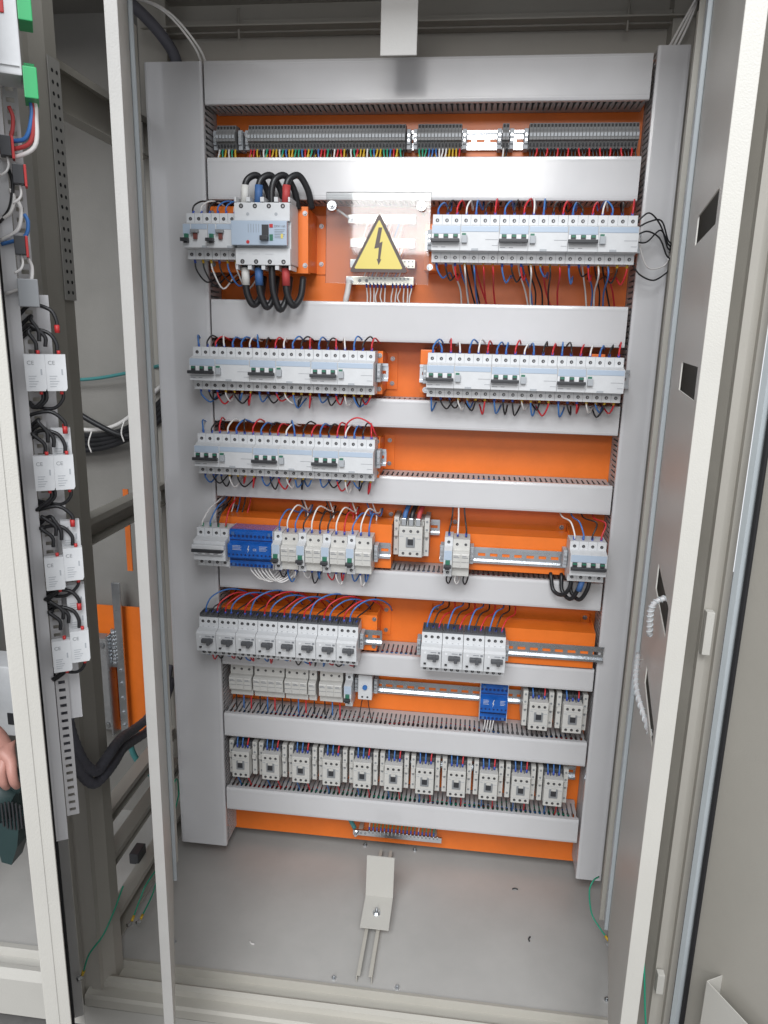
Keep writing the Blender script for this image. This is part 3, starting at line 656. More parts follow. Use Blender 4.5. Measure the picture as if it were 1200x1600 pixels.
# ================================================================ row 5
def make_mcb4():
    r = thing('four_pole_breaker', cat='circuit breaker'); w = 0.0176
    a = NB(); prism(a, mcbprofile(), 0, 4*w)
    for k in (1, 2, 3): box(a, k*w-0.0002, k*w+0.0002, -0.0443, -0.0438, 0.024, 0.0413, 1); box(a, k*w-0.0002, k*w+0.0002, -0.0443, -0.0438, -0.0413, -0.025, 1)
    obj('breaker_body', a, ['white', 'print'], r)
    a = NB(); box(a, 0.001, 4*w-0.001, -0.0668, -0.0645, 0.005, 0.0195, 0, 0.0005); obj('label_window', a, 'bluegrey', r)
    for k in range(4):
        c = (k+0.5)*w; a = NB(); box(a, c-0.0045, c+0.0045, -0.0705, -0.066, -0.004, 0.0048, 0, 0.0006); box(a, c-0.004, c+0.004, -0.0712, -0.0706, 0.0006, 0.0042, 1); obj('toggle', a, ['dark', 'green'], r)
    a = NB(); box(a, 0.0006, 4*w-0.0015, -0.078, -0.0707, -0.0092, -0.0030, 0, 0.001); obj('switch_bar', a, 'dark', r)
    a = NB(); box(a, 0.0015, 4*w-0.0015, -0.0663, -0.0655, -0.0135, -0.0128, 0); obj('printed_line', a, 'print', r)
    screwset(r, [(k+0.5)*w for k in range(4)], (0.0315, -0.033), -0.044)
    return r
def make_isolator():
    r = thing('four_pole_isolator', cat='circuit breaker'); w = 0.0170
    a = NB(); prism(a, mcbprofile(), 0, 4*w)
    for k in (1, 2, 3): box(a, k*w-0.0002, k*w+0.0002, -0.0443, -0.0438, 0.024, 0.0413, 1); box(a, k*w-0.0002, k*w+0.0002, -0.0443, -0.0438, -0.0413, -0.025, 1)
    obj('breaker_body', a, ['white', 'print'], r)
    a = NB(); box(a, -0.001, 4*w, -0.076, -0.066, 0.0035, 0.013, 0, 0.002); obj('handle_top', a, 'white', r)
    a = NB(); box(a, -0.001, 4*w-0.004, -0.0785, -0.0665, -0.003, 0.0035, 0, 0.0008); obj('switch_bar', a, 'dark', r)
    for k in range(4):
        a = NB(); c = (k+0.45)*w; box(a, c-0.004, c+0.004, -0.076, -0.066, -0.0065, -0.0031, 0, 0.0004); obj('toggle', a, 'white2', r)
    a = NB(); box(a, 0.0015, 4*w-0.004, -0.0663, -0.0655, -0.0135, -0.0128, 0); obj('printed_line', a, 'print', r)
    screwset(r, [(k+0.5)*w for k in range(4)], (0.0315, -0.033), -0.044)
    return r
o = make_isolator(); o.location = (0.090, RY, Z5); o['label'] = 'four pole isolator with long handle bar left of the blue block'
o = make_mcb4(); o.location = (0.859, RY, Z5+0.014); o['label'] = 'four pole breaker at the right end of the middle row'
def make_block(w, h, name):
    r = thing('distribution_block', cat='distribution block')
    b = NB(); prism(b, [(0.004, -h/2), (-0.040, -h/2), (-0.046, -h/2+0.003), (-0.046, -h*0.22), (-0.060, -h*0.18), (-0.060, h*0.16), (-0.046, h*0.20), (-0.046, h/2-0.003), (-0.040, h/2), (0.004, h/2)], 0.0012, w-0.0012)
    for q in (-1, 1):
        for x in (0.006, w-0.012): box(b, x, x+0.006, -0.0478, -0.0460, q*(h/2-0.008)-0.0035, q*(h/2-0.008)+0.0035, 2)
    n = int(w/0.0085)
    for k in range(n):
        x = w*(k+0.5)/n
        for z in (h*0.34, -h*0.42): disc(b, x, -0.0458, z, 0.0031, 1, 10)
        disc(b, x, -0.0598, -h*0.10, 0.0022, 1, 8)
    box(b, 0.003, w-0.003, -0.0464, -0.0455, h*0.22, h*0.25, 1); box(b, 0.003, w-0.003, -0.0464, -0.0455, -h*0.30, -h*0.27, 1)
    obj('blue_cover', b, ['bluecov', 'bluedeep', 'sleeveblue'], r)
    b = NB(); box(b, 0, 0.001, -0.048, 0.004, -h/2-0.001, h/2+0.001); obj('end_plate', b, 'white', r)
    b = NB(); box(b, w-0.001, w, -0.048, 0.004, -h/2-0.001, h/2+0.001); obj('end_plate', b, 'white', r)
    b = NB(); c = w*0.47
    prism(b, [(c+0.0015, h*0.15), (c-0.0015, h*0.04), (c+0.0005, h*0.04), (c-0.001, -h*0.05), (c+0.0025, h*0.055), (c+0.0004, h*0.055), (c+0.0028, h*0.15)], -0.0607, -0.0602, 0, 'y')
    for k in range(4): box(b, w*0.12, w*(0.30+0.02*(k % 2)), -0.0605, -0.0601, h*(0.13-0.035*k), h*(0.138-0.035*k), 0); box(b, w*0.72, w*(0.90-0.03*(k % 2)), -0.0605, -0.0601, h*(0.13-0.035*k), h*(0.138-0.035*k), 0)
    obj('printing', b, 'white', r)
    if w > 0.08: text('CE', 0.0065, (w*0.58, -0.0605, h*0.02), 'white', r)
    return r
o = make_block(0.0955, 0.083, ''); o.location = (0.1600, RY, Z5); o['label'] = 'wide clear blue distribution block in the middle left row'
o = make_block(0.062, 0.092, ''); o.location = (0.7025, -0.0085, 0.471); o['label'] = 'narrow clear blue distribution block near the two right contactors'
# 1P mcb and fuse modules
def make_mcb1():
    r = thing('single_pole_breaker', cat='circuit breaker'); w = 0.0172
    a = NB(); prism(a, mcbprofile(), 0.0003, w-0.0003); obj('breaker_body', a, 'white', r)
    a = NB(); box(a, 0.001, w-0.001, -0.0668, -0.0645, 0.000, 0.0195, 0, 0.0005); obj('label_window', a, 'bluegrey', r)
    a = NB(); box(a, 0.004, 0.0132, -0.0705, -0.066, -0.009, 0.000, 0, 0.0006); obj('toggle', a, 'green', r)
    a = NB(); box(a, 0.001, 0.016, -0.079, -0.0705, -0.0145, -0.008, 0, 0.001); box(a, 0.004, 0.0125, -0.074, -0.0668, -0.0185, -0.0142, 0); obj('switch_lever', a, 'dark', r)
    screwset(r, [w/2], (0.0315, -0.033), -0.044)
    return r
def make_fuse(n, m='warm', w=0.0172, hh=0.0385):
    def mk():
        r = thing('fuse_holder', cat='fuse holder')
        a = NB(); prism(a, [(0, -hh), (-0.046, -hh), (-0.048, -0.020), (-0.058, -0.018), (-0.060, 0.012), (-0.054, 0.015), (-0.046, 0.016), (-0.045, hh), (0, hh), (0.006, 0.02), (0.006, -0.02)], 0.0003, n*w-0.0003)
        obj('holder_body', a, m, r)
        for k in range(n):
            a = NB(); prism(a, [(-0.0585, -0.017), (-0.0602, -0.0165), (-0.0622, 0.0105), (-0.0608, 0.0125), (-0.0585, 0.0125)], k*w+0.0012, (k+1)*w-0.0012)
            box(a, k*w+0.0025, (k+1)*w-0.003, -0.0626, -0.0605, 0.0045, 0.0056, 1); box(a, k*w+0.0025, (k+1)*w-0.006, -0.0626, -0.0605, 0.0075, 0.0086, 1); box(a, k*w+0.0015, (k+1)*w-0.0015, -0.0622, -0.0602, -0.0045, -0.0042, 1)
            obj('fuse_drawer', a, [m, 'print'], r)
        screwset(r, [(k+0.5)*w for k in range(n)], (0.028, -0.030), -0.0455, 0.0028)
        return r
    return mk
for g in range(4):
    x = 0.2565+g*3*0.0172
    put('mcb1', make_mcb1, (x, RY, Z5), 'single pole breaker with black lever, %s from left after the wide blue block' % ordn(g+1), 'single pole breakers')
    put('fuse2', make_fuse(2), (x+0.0172, RY, Z5), 'double off white fuse holder, %s from left after the wide blue block' % ordn(g+1), 'double fuse holders')
    for k in range(3):
        c = ('bwb', 'kwk', 'kwr', 'bwb')[g][k]; xx = x+(k+0.5)*0.0172
        topwire(xx, Z5+0.041, RY-0.032, c, '%s wire, %s on top of module group %s right of wide blue block' % (WN[c], ordn(k+1), ordn(g+1)), 0.03 if k != 2 else 0.016, 0.040 if k != 1 else 0.050, 0.9, -0.03)
        c = ('kbw', 'wkb', 'rwr', 'bwb')[g][k]
        botwire(xx, Z5-0.041, RY-0.032, c, '%s wire, %s under module group %s right of wide blue block' % (WN[c], ordn(k+1), ordn(g+1)), 0.014 if k < 2 else -0.012, 0.024+0.01*(k == 1), Z5-0.052, -0.07)
for k, c in enumerate('wbkr'):
    xx = 0.090+(k+0.5)*0.017
    wire([(xx, RY-0.032, Z5+0.040), (xx+0.001, RY-0.033, Z5+0.054), (xx+0.012-0.003*k, RY-0.015, Z5+0.078), (xx+0.022-0.006*k, -0.07, Z5+0.090), (xx+0.026-0.008*k, -0.045, 0.928)], c, '%s wire with green ferrule on top of the four pole isolator' % WN[c], ferrule='fgreen', fl=0.009)
for k in range(4):
    xx = 0.135+k*0.012
    wire([(xx+0.005, -0.03, 0.925), (xx+0.004, -0.035, 0.90), (xx-0.002, -0.045, 0.87)], 'wbkr'[k], '%s wire rising behind the four pole isolator' % WN['wbkr'[k]], ferrule=None)
for k in range(6):
    x = 0.205+k*0.008
    wire([(x-0.004, RY-0.034, Z5-0.040), (x, RY-0.034, Z5-0.052), (x+0.018, RY-0.03, Z5-0.070-0.002*(k % 3)), (x+0.040, RY-0.02, Z5-0.066), (x+0.052, -0.09, Z5-0.050)], 'w', 'white wire, %s from left looping under the wide blue block' % ordn(k+1), ferrule=None)
for k, (x0, c) in enumerate(((0.30, 'k'), (0.305, 'w'), (0.355, 'k'), (0.362, 'w'), (0.405, 'r'), (0.412, 'w'), (0.444, 'b'), (0.456, 'w'))):
    wire([(x0-0.012, -0.04, 0.925), (x0-0.003, -0.046, 0.905), (x0+0.004, -0.05, 0.885), (x0+0.002, -0.06, 0.866)], c, '%s wire dropping behind the middle left modules, %s from left' % (WN[c], ordn(k+1)), ferrule=None)
clamp(0.4645, RY, Z5, 'end clamp after the fuse holders of the middle left row')
put('mcb1', make_mcb1, (0.6105, RY, Z5+0.008), 'single pole breaker in the trio right of the lone contactor', 'single pole breakers')
put('fuse2', make_fuse(2), (0.6277, RY, Z5+0.008), 'double fuse holder in the trio right of the lone contactor', 'double fuse holders')
for k, c in enumerate('kwk'):
    xx = 0.6105+(k+0.5)*0.0172
    wire([(xx, RY-0.032, Z5+0.049), (xx, RY-0.033, Z5+0.062), (xx+0.004-0.004*k, RY-0.02, Z5+0.085), (xx+0.004-0.006*k, -0.06, 0.925)], c, '%s wire, %s on top of the three module group mid right' % (WN[c], ordn(k+1)))
    wire([(xx, RY-0.032, Z5-0.032), (xx-0.002, RY-0.033, Z5-0.045), (xx+0.003, RY-0.028, Z5-0.054), (xx+0.008, RY-0.01, Z5-0.044), (xx+0.006, -0.085, Z5-0.03)], c, '%s wire, %s under the three module group mid right' % (WN[c], ordn(k+1)), ferrule=None)
clamp(0.602, RY, Z5+0.008, 'end clamp left of the three module group'); clamp(0.6625, RY, Z5+0.008, 'end clamp right of the three module group'); clamp(0.850, RY, Z5+0.012, 'end clamp left of the right four pole breaker')
for k, c in enumerate('wbkr'):
    xx = 0.859+(k+0.5)*0.0176
    wire([(xx, RY-0.032, Z5+0.054), (xx, RY-0.033, Z5+0.066), (xx-0.008*(1 if k < 2 else -1), RY-0.018, Z5+0.088), (xx-0.02+0.004*k, -0.07, Z5+0.088), (xx-0.03+0.006*k, -0.05, 0.928)], c, '%s wire on top of the four pole breaker at right end' % WN[c])
    if k < 3:
        b = NB(); xs = 0.870+k*0.018
        tube(b, [(xs, RY-0.03, Z5-0.026), (xs-0.004, RY-0.03, Z5-0.050), (xs-0.016, RY-0.02, Z5-0.075+0.008*(k == 0)), (xs-0.032, RY-0.005, Z5-0.062), (xs-0.038+0.004*k, -0.085, Z5-0.032), (xs-0.038+0.004*k, -0.05, Z5-0.04)], 0.0042, 0, 10, 5)
        o = obj('power_cable', b, 'wblack'); tag(o, 'black cable, %s of three looping under right four pole breaker' % ['left', 'middle', 'right'][k], 'cable', 'black cables under the right breaker')
        if k == 1:
            b = NB(); cyl(b, (xs+0.003, RY-0.034, Z5-0.028), (-0.25, 0, -1), 0.006, 0.024, 0, 12); obj('sleeve', b, 'sleeveblue', o)

# ---- contactors
def make_contactor(w=0.041, h=0.066, big=False):
    def mk():
        r = thing('contactor', cat='contactor')
        b = NB(); box(b, -w*0.54, w*0.54, -0.058, 0.004, -0.040, 0.042, 0, 0.001)
        for k in range(4): box(b, -w*0.5+k*w/3-0.0009, -w*0.5+k*w/3+0.0009, -0.074, -0.058, h*0.5+0.0005, 0.0415)
        obj('base', b, 'handle' if not big else 'warm', r)
        b = NB(); box(b, -w/2, w/2, -0.088, -0.0585, -h/2, h/2, 0, 0.0014)
        box(b, -w/2+0.002, w/2-0.002, -0.0884, -0.0878, h*0.5-0.0165, h*0.5-0.016, 1); box(b, -w/2+0.002, w/2-0.002, -0.0884, -0.0878, -h*0.5+0.013, -h*0.5+0.0135, 1)
        box(b, -w*0.46, -w*0.30, -0.0884, -0.0878, h*0.17, h*0.19, 1); box(b, w*0.25, w*0.44, -0.0884, -0.0878, h*0.10, h*0.12, 1)
        obj('front_cover', b, ['warm', 'lgrey'], r)
        b = NB(); box(b, -0.0095, 0.0095, -0.0905, -0.0875, -0.0115, 0.0105, 0, 0.001); obj('coil_window', b, 'grey', r)
        b = NB(); box(b, -0.0058, 0.0058, -0.0925, -0.0904, -0.0055, 0.0070, 0, 0.0006); obj('plunger', b, 'dark', r)
        b = NB(); box(b, -0.005, 0.005, -0.0920, -0.0904, 0.0072, 0.0125, 0, 0.0004); obj('plunger_frame', b, 'warm', r)
        screwset(r, (-w*0.3, 0.0, w*0.3), (h*0.5-0.0095, -h*0.5+0.0075), -0.088, 0.0030)
        for s in (-1, 1):
            b = NB(); xs = s*(w*0.54+0.0005); xe = xs+s*0.0105
            box(b, min(xs, xe), max(xs, xe), -0.066, 0.004, -0.036, 0.048, 0, 0.0008)
            for q in (0.040, 0.022, 0.002, -0.024):
                cyl(b, ((xs+xe)/2, -0.066, q), (0, -1, 0), 0.0026, 0.0008, 1, 8)
            box(b, min(xs, xe)+0.001, max(xs, xe)-0.001, -0.072, -0.066, 0.008, 0.018, 0)
            obj('auxiliary_block', b, ['warm', 'grey'], r)
        return r
    return mk
for i in range(11):
    x = 0.158+i*0.07165; z = Z8
    nm = '%s from left in the bottom row' % ordn(i+1)
    put('cont', make_contactor(), (x, -0.0085, z), 'off white contactor, '+nm, 'contactors in the two lower rows')
    cc = 'bbr' if i < 10 else 'bbb'
    for k, c in enumerate(cc):
        xx = x+(k-1)*0.0123; 
        wire([(xx, -0.078, z+0.034), (xx, -0.078, z+0.042), (xx+0.001*(k-1), -0.070, z+0.056), (xx+0.006*(k-1)*random.random(), -0.055, 0.351)], c, '%s wire, %s on top of contactor %s' % (WN[c], ordn(k+1), nm.replace(' from left in the', ' of the')), ferrule='fblue', group='contactor wires')
for i in range(2):
    x = 0.829+i*0.0725; z = 0.468; nm = '%s of the two right of the narrow blue block' % ('left' if i == 0 else 'right')
    put('cont', make_contactor(), (x, -0.0085, z), 'off white contactor, '+nm, 'contactors in the two lower rows')
    for k, c in enumerate('bkr'):
        xx = x+(k-1)*0.0123
        wire([(xx, -0.078, z+0.034), (xx, -0.078, z+0.042), (xx+0.001*(k-1), -0.07, z+0.052), (xx, -0.055, 0.531)], c, '%s wire on top of contactor, %s' % (WN[c], nm), ferrule='fblue', group='contactor wires')
# lower wires from contactors into the lowest trunkings (short)
for i in range(11):
    for k, c in enumerate('br'):
        x = 0.158+i*0.07165+(k*2-1)*0.0125
        wire([(x, -0.080, Z8-0.032), (x, -0.078, Z8-0.046), (x+0.001, -0.066, Z8-0.065), (x, -0.055, 0.198)], c, '%s wire under contactor %s of the bottom row' % (WN[c], ordn(i+1)), ferrule=None, group='contactor wires')
# lone larger contactor
o = make_contactor(0.050, 0.066, True)(); o.location = (0.537, 0.006, 0.842); o['label'] = 'larger grey contactor with three thick sleeved wires, mid row'
o.name = 'large_contactor'
b = NB()
for k in range(3): box(b, -0.0205+k*0.015, -0.0105+k*0.015, -0.084, -0.058, 0.034, 0.050, 0, 0.001)
obj('terminal_lug', b, 'steel', o)
for k, (c, n) in enumerate((('sleeveblue', 'blue'), ('wblack', 'black'), ('sleevered', 'red'))):
    b = NB(); x = 0.522+k*0.015; tube(b, [(x, -0.066, 0.884), (x+0.001, -0.062, 0.898), (x+0.006, -0.05, 0.912), (x+0.012, -0.04, 0.926)], 0.0052, 0, 10, 5)
    tag(obj('power_cable', b, c), 'thick %s sleeved wire entering the lone larger contactor' % n, 'cable', 'sleeved wires of the larger contactor')

# ---- motor breakers
def make_motor():
    r = thing('motor_breaker', cat='circuit breaker'); w = 0.0437
    a = NB(); prism(a, [(0, -0.044), (-0.044, -0.044), (-0.045, -0.030), (-0.064, -0.027), (-0.068, 0.014), (-0.062, 0.018), (-0.047, 0.021), (-0.045, 0.043), (0, 0.043), (0.006, 0.02), (0.006, -0.02)], 0.0005, w-0.0005); obj('breaker_body', a, ['white'], r)
    a = NB(); box(a, 0.001, w-0.001, -0.043, -0.002, 0.0432, 0.0475)
    for k in range(4): box(a, 0.002+k*0.0128, 0.0035+k*0.0128, -0.045, -0.012, 0.0475, 0.052)
    obj('terminal_rim', a, 'handle', r)
    a = NB(); box(a, 0.014, 0.0385, -0.076, -0.0665, -0.0045, 0.0042, 0, 0.0018); box(a, 0.026, 0.033, -0.078, -0.0665, -0.0085, 0.0045, 0, 0.001); obj('rocker_handle', a, 'handle', r)
    a = NB(); box(a, 0.007, 0.012, -0.0688, -0.064, -0.0185, -0.0160, 0); box(a, 0.002, 0.0035, -0.0665, -0.064, 0.0, 0.008, 1)
    box(a, 0.021, 0.033, -0.0686, -0.067, 0.0085, 0.0095, 1); box(a, 0.036, 0.041, -0.0686, -0.067, 0.007, 0.0105, 1)
    box(a, 0.001, w-0.001, -0.0463, -0.0448, -0.0305, -0.0302, 1)
    for k in range(3): box(a, 0.008+k*0.012, 0.011+k*0.012, -0.0472, -0.046, 0.0225, 0.0232, 1)
    obj('markings', a, ['hole', 'print'], r)
    a = NB(); cyl(a, (0.0095, -0.066, 0.007), (0, -1, 0), 0.0024, 0.002, 0, 10); obj('dial', a, 'white2', r)
    screwset(r, [0.009, 0.0218, 0.0346], (0.034, -0.0375), -0.0455, 0.0034)
    return r
for i in range(8):
    x = 0.0875+i*0.0437; nm = '%s of the eight in the left row' % ordn(i+1)
    put('motor', make_motor, (x, RY, Z6), 'white motor protection breaker, '+nm, 'motor protection breakers')
    for k, c in enumerate('rbk'):
        xx = x+0.009+k*0.0128; 
        if i == 0: c = 'bkr'[k]
        d = random.uniform(0.85, 1.15)
        if c == 'k':
            P = [(xx, RY-0.026, Z6+0.044), (xx+0.004, RY-0.024, Z6+0.058), (xx+0.02, RY, Z6+0.066), (xx+0.03, -0.05, Z6+0.070), (xx+0.04, -0.03, 0.722)]
        else:
            q = d*(1.08 if c == 'b' else 1.0)
            P = [(xx, RY-0.026, Z6+0.044), (xx+0.003, RY-0.027, Z6+0.064), (xx+0.014, RY-0.020, Z6+0.044+0.036*q), (xx+0.036*q, RY-0.004, Z6+0.044+0.046*q), (xx+0.060*q, -0.070, Z6+0.044+0.038*q), (xx+0.076*q, -0.045, Z6+0.044+0.018*q), (xx+0.080*q, -0.020, Z6+0.040)]
        wire(P, c, '%s wire arching from the top of motor breaker %s, left row' % (WN[c], ordn(i+1)), group='wires over the motor breakers')
    for k, c in enumerate('brk'):
        xx = x+0.009+k*0.0128
        botwire(xx, Z6-0.044, RY-0.028, c, '%s wire under motor breaker %s of the left row' % (WN[c], ordn(i+1)), random.uniform(-0.012, 0.022), random.uniform(0.012, 0.024), 0.562, -0.083+0.0, group='wires under the motor breakers')
for i in range(4):
    x = 0.5715+i*0.0437; nm = '%s of the four in the right row' % ordn(i+1)
    put('motor', make_motor, (x, RY, Z6), 'white motor protection breaker, '+nm, 'motor protection breakers')
    for k, c in enumerate('bkr'):
        xx = x+0.009+k*0.0128
        P = [(xx, RY-0.026, Z6+0.044), (xx+0.002, RY-0.026, Z6+0.058), (xx+0.012, RY-0.006, Z6+0.082-0.006*k), (xx+0.030, -0.055, Z6+0.078-0.006*k), (xx+0.026, -0.035, Z6+0.09), (xx+0.006, -0.03, 0.722)]
        wire(P, c, '%s wire on top of motor breaker %s, right row' % (WN[c], ordn(i+1)), group='wires over the motor breakers')
        botwire(xx, Z6-0.044, RY-0.028, 'krb'[k], '%s wire under motor breaker %s of the right row' % (WN['krb'[k]], ordn(i+1)), random.uniform(-0.006, 0.010), random.uniform(0.004, 0.012), 0.572, -0.083, group='wires under the motor breakers')
clamp(0.4375, RY, Z6+0.003, 'end clamp after the eight motor breakers'); clamp(0.7465, RY, Z6, 'end clamp right of the four motor breakers'); clamp(0.561, RY, Z6, 'end clamp left of the four motor breakers')

# ---- row 7
FW = 0.0178
for x, n, l in ((0.126, 3, 'first of the lower row, three pole'), (0.183, 4, 'second of the lower row, four pole'), (0.257, 3, 'third of the lower row, three pole'), (0.3125, 1, 'fourth of the lower row, single pole'), (0.3375, 3, 'fifth of the lower row, three pole')):
    nm = 'off white fuse holder, '+l
    put('fz%d' % n, make_fuse(n, 'warm', FW, 0.037), (x, -0.0085, 0.4785), nm, 'fuse holders in the lower row')
    for k in range(n):
        c = 'kbr'[k % 3]; xx = x+(k+0.5)*FW
        wire([(xx, -0.045, 0.4785-0.036), (xx+0.001, -0.046, 0.4785-0.048), (xx+0.002, -0.05, 0.4785-0.066), (xx+0.002, -0.045, 0.392)], c, '%s wire below pole %s, fuse holder %s' % (WN[c], ordn(k+1), l.split(',')[0]), ferrule=None, group='wires under the fuse holders')
put('mcb1', make_mcb1, (0.3965, -0.0085, 0.474), 'single pole breaker beside the small white timer in the lower row', 'single pole breakers')
tm = thing('thermostat', (0.426, -0.0085, 0.483), 'small white thermostat with blue dial in the lower row', 'thermostat')
b = NB(); box(b, 0, 0.032, -0.046, 0.004, -0.030, 0.030, 0, 0.0015); 
for k in range(9): box(b, 0.002+k*0.0033, 0.0035+k*0.0033, -0.040, -0.006, 0.030, 0.0315, 0)
obj('housing', b, 'white', tm)
b = NB(); cyl(b, (0.016, -0.046, 0.002), (0, -1, 0), 0.0055, 0.005, 0, 14); obj('dial', b, 'wblue', tm)
screwset(tm, (0.010, 0.022), (-0.023,), -0.046, 0.0024)
b = NB()
for a_ in range(7):
    t = math.radians(200-a_*36); box(b, 0.016+0.009*math.cos(t)-0.0004, 0.016+0.009*math.cos(t)+0.0004, -0.0465, -0.0459, 0.002+0.009*math.sin(t)-0.0004, 0.002+0.009*math.sin(t)+0.0004)
obj('dial_marks', b, 'print', tm)
for k in range(2): wire([(0.436+k*0.012, -0.048, 0.455), (0.433+k*0.018, -0.05, 0.435), (0.431+k*0.024, -0.052, 0.415), (0.431+k*0.024, -0.045, 0.39)], 'k', 'thin black lead, %s of the pair under the small thermostat' % ('left' if k == 0 else 'right'), r=0.0011, ferrule=None)
clamp(0.4155, -0.0085, 0.478, 'end clamp left of the small thermostat'); clamp(0.460, -0.0085, 0.478, 'end clamp right of the small thermostat')
for k in range(4): wire([(0.717+k*0.0065, -0.05, 0.428), (0.717+k*0.006, -0.052, 0.418), (0.713+k*0.0065, -0.05, 0.39)], 'w', 'white wire, %s from left under the narrow blue block' % ordn(k+1), ferrule=None, r=0.0013)

tag(obj('small_wires', SMALL, SM), 'short blue, red, black and white wire ends at the lower devices and busbar', 'wires', kind='stuff')
# ---- black loops at the right of the upper right row
for k, (y, q) in enumerate(((1.0, 0.0), (0.7, 0.012), (0.3, -0.014), (-0.3, 0.006))):
    b = NB(); z0 = Z2+0.034-0.012*k
    tube(b, [(0.930, RY-0.035, z0), (0.950, RY-0.030, z0+0.010*y+0.004), (0.975, RY-0.016, Z2+0.018+q+0.01*y), (0.992, RY-0.006, Z2-0.006+q), (1.001, -0.092, Z2-0.012+q), (1.006, -0.06, Z2-0.012+q)], 0.0015, 0, 7, 6)
    tag(obj('loose_wire', b, 'wblack'), 'thin black loop wire, %s beside the upper right breaker row' % ['topmost', 'second', 'third', 'fourth'][k], 'wire', 'black loops at the right')
b = NB(); tube(b, [(0.930, RY-0.03, Z2-0.042), (0.945, RY-0.028, Z2-0.058), (0.972, RY-0.016, Z2-0.066), (0.996, -0.095, Z2-0.052), (1.006, -0.06, Z2-0.045)], 0.0015, 0, 7, 6)
tag(obj('loose_wire', b, 'wblack'), 'lowest thin black loop hanging beside the upper right breaker row', 'wire', 'black loops at the right')
b = NB(); tube(b, [(0.936, RY-0.02, Z2+0.02), (0.941, RY-0.025, Z2-0.012), (0.960, RY-0.016, Z2-0.044), (0.990, RY-0.002, Z2-0.040), (1.004, -0.08, Z2-0.02)], 0.0013, 0, 7, 6)
tag(obj('loose_wire', b, 'wwhite'), 'thin white loop among the black loops at right', 'wire', 'black loops at the right')

# ---- earth bar at the bottom
eb = thing('earth_bar', (0.524, -0.034, 0.078), 'tinned earth bar with green wires under the lowest trunking', 'earth bar')
b = NB(); box(b, -0.108, 0.108, 0, 0.006, 0, 0.014, 0, 0.0006)
for k in range(19): cyl(b, (-0.068+k*0.0092, 0, 0.0105), (0, -1, 0), 0.0022, 0.0006, 1, 8); cyl(b, (-0.068+k*0.0092, 0.003, 0.014), (0, 0, 1), 0.0026, 0.002, 0, 8)
for q in (-0.088, -0.078): cyl(b, (q, 0, 0.007), (0, -1, 0), 0.0028, 0.0006, 1, 10)
obj('bar', b, ['steel', 'grey'], eb)
b = NB(); cyl(b, (-0.100, 0, 0.007), (0, -1, 0), 0.0075, 0.0015, 0, 16); cyl(b, (-0.100, -0.0015, 0.007), (0, -1, 0), 0.0055, 0.005, 0, 6); cyl(b, (-0.100, -0.0065, 0.007), (0, -1, 0), 0.003, 0.006, 0, 10); obj('bolt', b, 'steel', eb)
b = NB(); box(b, -0.095, -0.085, 0.006, 0.033, 0, 0.014); box(b, 0.085, 0.095, 0.006, 0.033, 0, 0.014); obj('support', b, 'paint', eb)
for k in range(18):
    x = 0.456+k*0.0092; c = 'w' if k in (0, 13) else 'g'
    wire([(x, -0.031, 0.092), (x, -0.031, 0.104), (x+0.0015, -0.034, 0.122), (x+0.001, -0.03, 0.156)], c, '%s wire, %s from left on the bottom earth bar' % (WN[c], ordn(k+1)), group='wires on the earth bar', fl=0.011, r=0.0014)
b = NB(); tube(b, [(0.395, -0.03, 0.155), (0.405, -0.034, 0.128), (0.421, -0.038, 0.100)], 0.0055, 0, 10, 5)
tag(obj('earth_cable', b, 'wteal'), 'thick dark green earth cable at the left end of the earth bar', 'cable')

# ================================================================ inner door leaves, uprights
b = NB(); box(b, 0.978, 0.990, -0.203, -0.200, 0.06, 1.80); box(b, 0.990, 0.993, -0.203, -0.14, 0.06, 1.80)
tag(obj('upright', b, 'paint'), 'slim beige steel upright right of the right trunking', 'upright', 'slim uprights carrying the inner doors')
b = NB(); box(b, 0.014, 0.026, -0.203, -0.200, 0.042, 1.80); box(b, 0.011, 0.014, -0.203, -0.14, 0.042, 1.80)
tag(obj('upright', b, 'paint'), 'slim beige steel upright left of the left trunking', 'upright', 'slim uprights carrying the inner doors')

def leaf(p0, p1, z0, z1, holes, inward, label, name='inner_door', edge=0.023, em='paintlight'):
    """sheet door: panel in the plane p0-p1 built as strips around its cutouts, with return flanges towards `inward` (+1 left of direction)"""
    d = Vector((p1[0]-p0[0], p1[1]-p0[1], 0)); L = d.length; a = math.atan2(d.y, d.x)
    r = thing(name, (p0[0], p0[1], z0), label, 'door', rz=a); H = z1-z0; s = inward; t = 0.0018
    b = NB(); zs = sorted([(h[2]-z0, h[3]-z0, h[0], h[1]) for h in holes]); cur = 0
    def Y(v0, v1): return (min(v0*s, v1*s), max(v0*s, v1*s))
    y0, y1 = Y(0, -t)
    for (h0, h1, u0, u1) in zs:
        box(b, 0, L, y0, y1, cur, h0); box(b, 0, u0, y0, y1, h0, h1); box(b, u1, L, y0, y1, h0, h1); cur = h1
    box(b, 0, L, y0, y1, cur, H)
    obj('panel', b, 'paintlight', r)
    b = NB(); y0, y1 = Y(0, -edge)
    box(b, L, L+0.0022, y0, y1, 0, H, 0, 0.0009); yy = Y(-edge+t, -edge); box(b, L-0.012, L, yy[0], yy[1], 0.0, H)
    obj('closing_edge', b, em, r)
    b = NB(); y0, y1 = Y(0.0002, 0.008); box(b, 0.004, 0.050, y0, y1, 0, H, 0, 0.002)
    obj('hinge_flange', b, 'paleblue', r)
    b = NB(); y0, y1 = Y(-t, -edge); box(b, 0.021, L-0.013, y0, y1, 0, t); box(b, 0.021, L-0.013, y0, y1, H-t, H); obj('end_flange', b, 'paint', r)
    return r
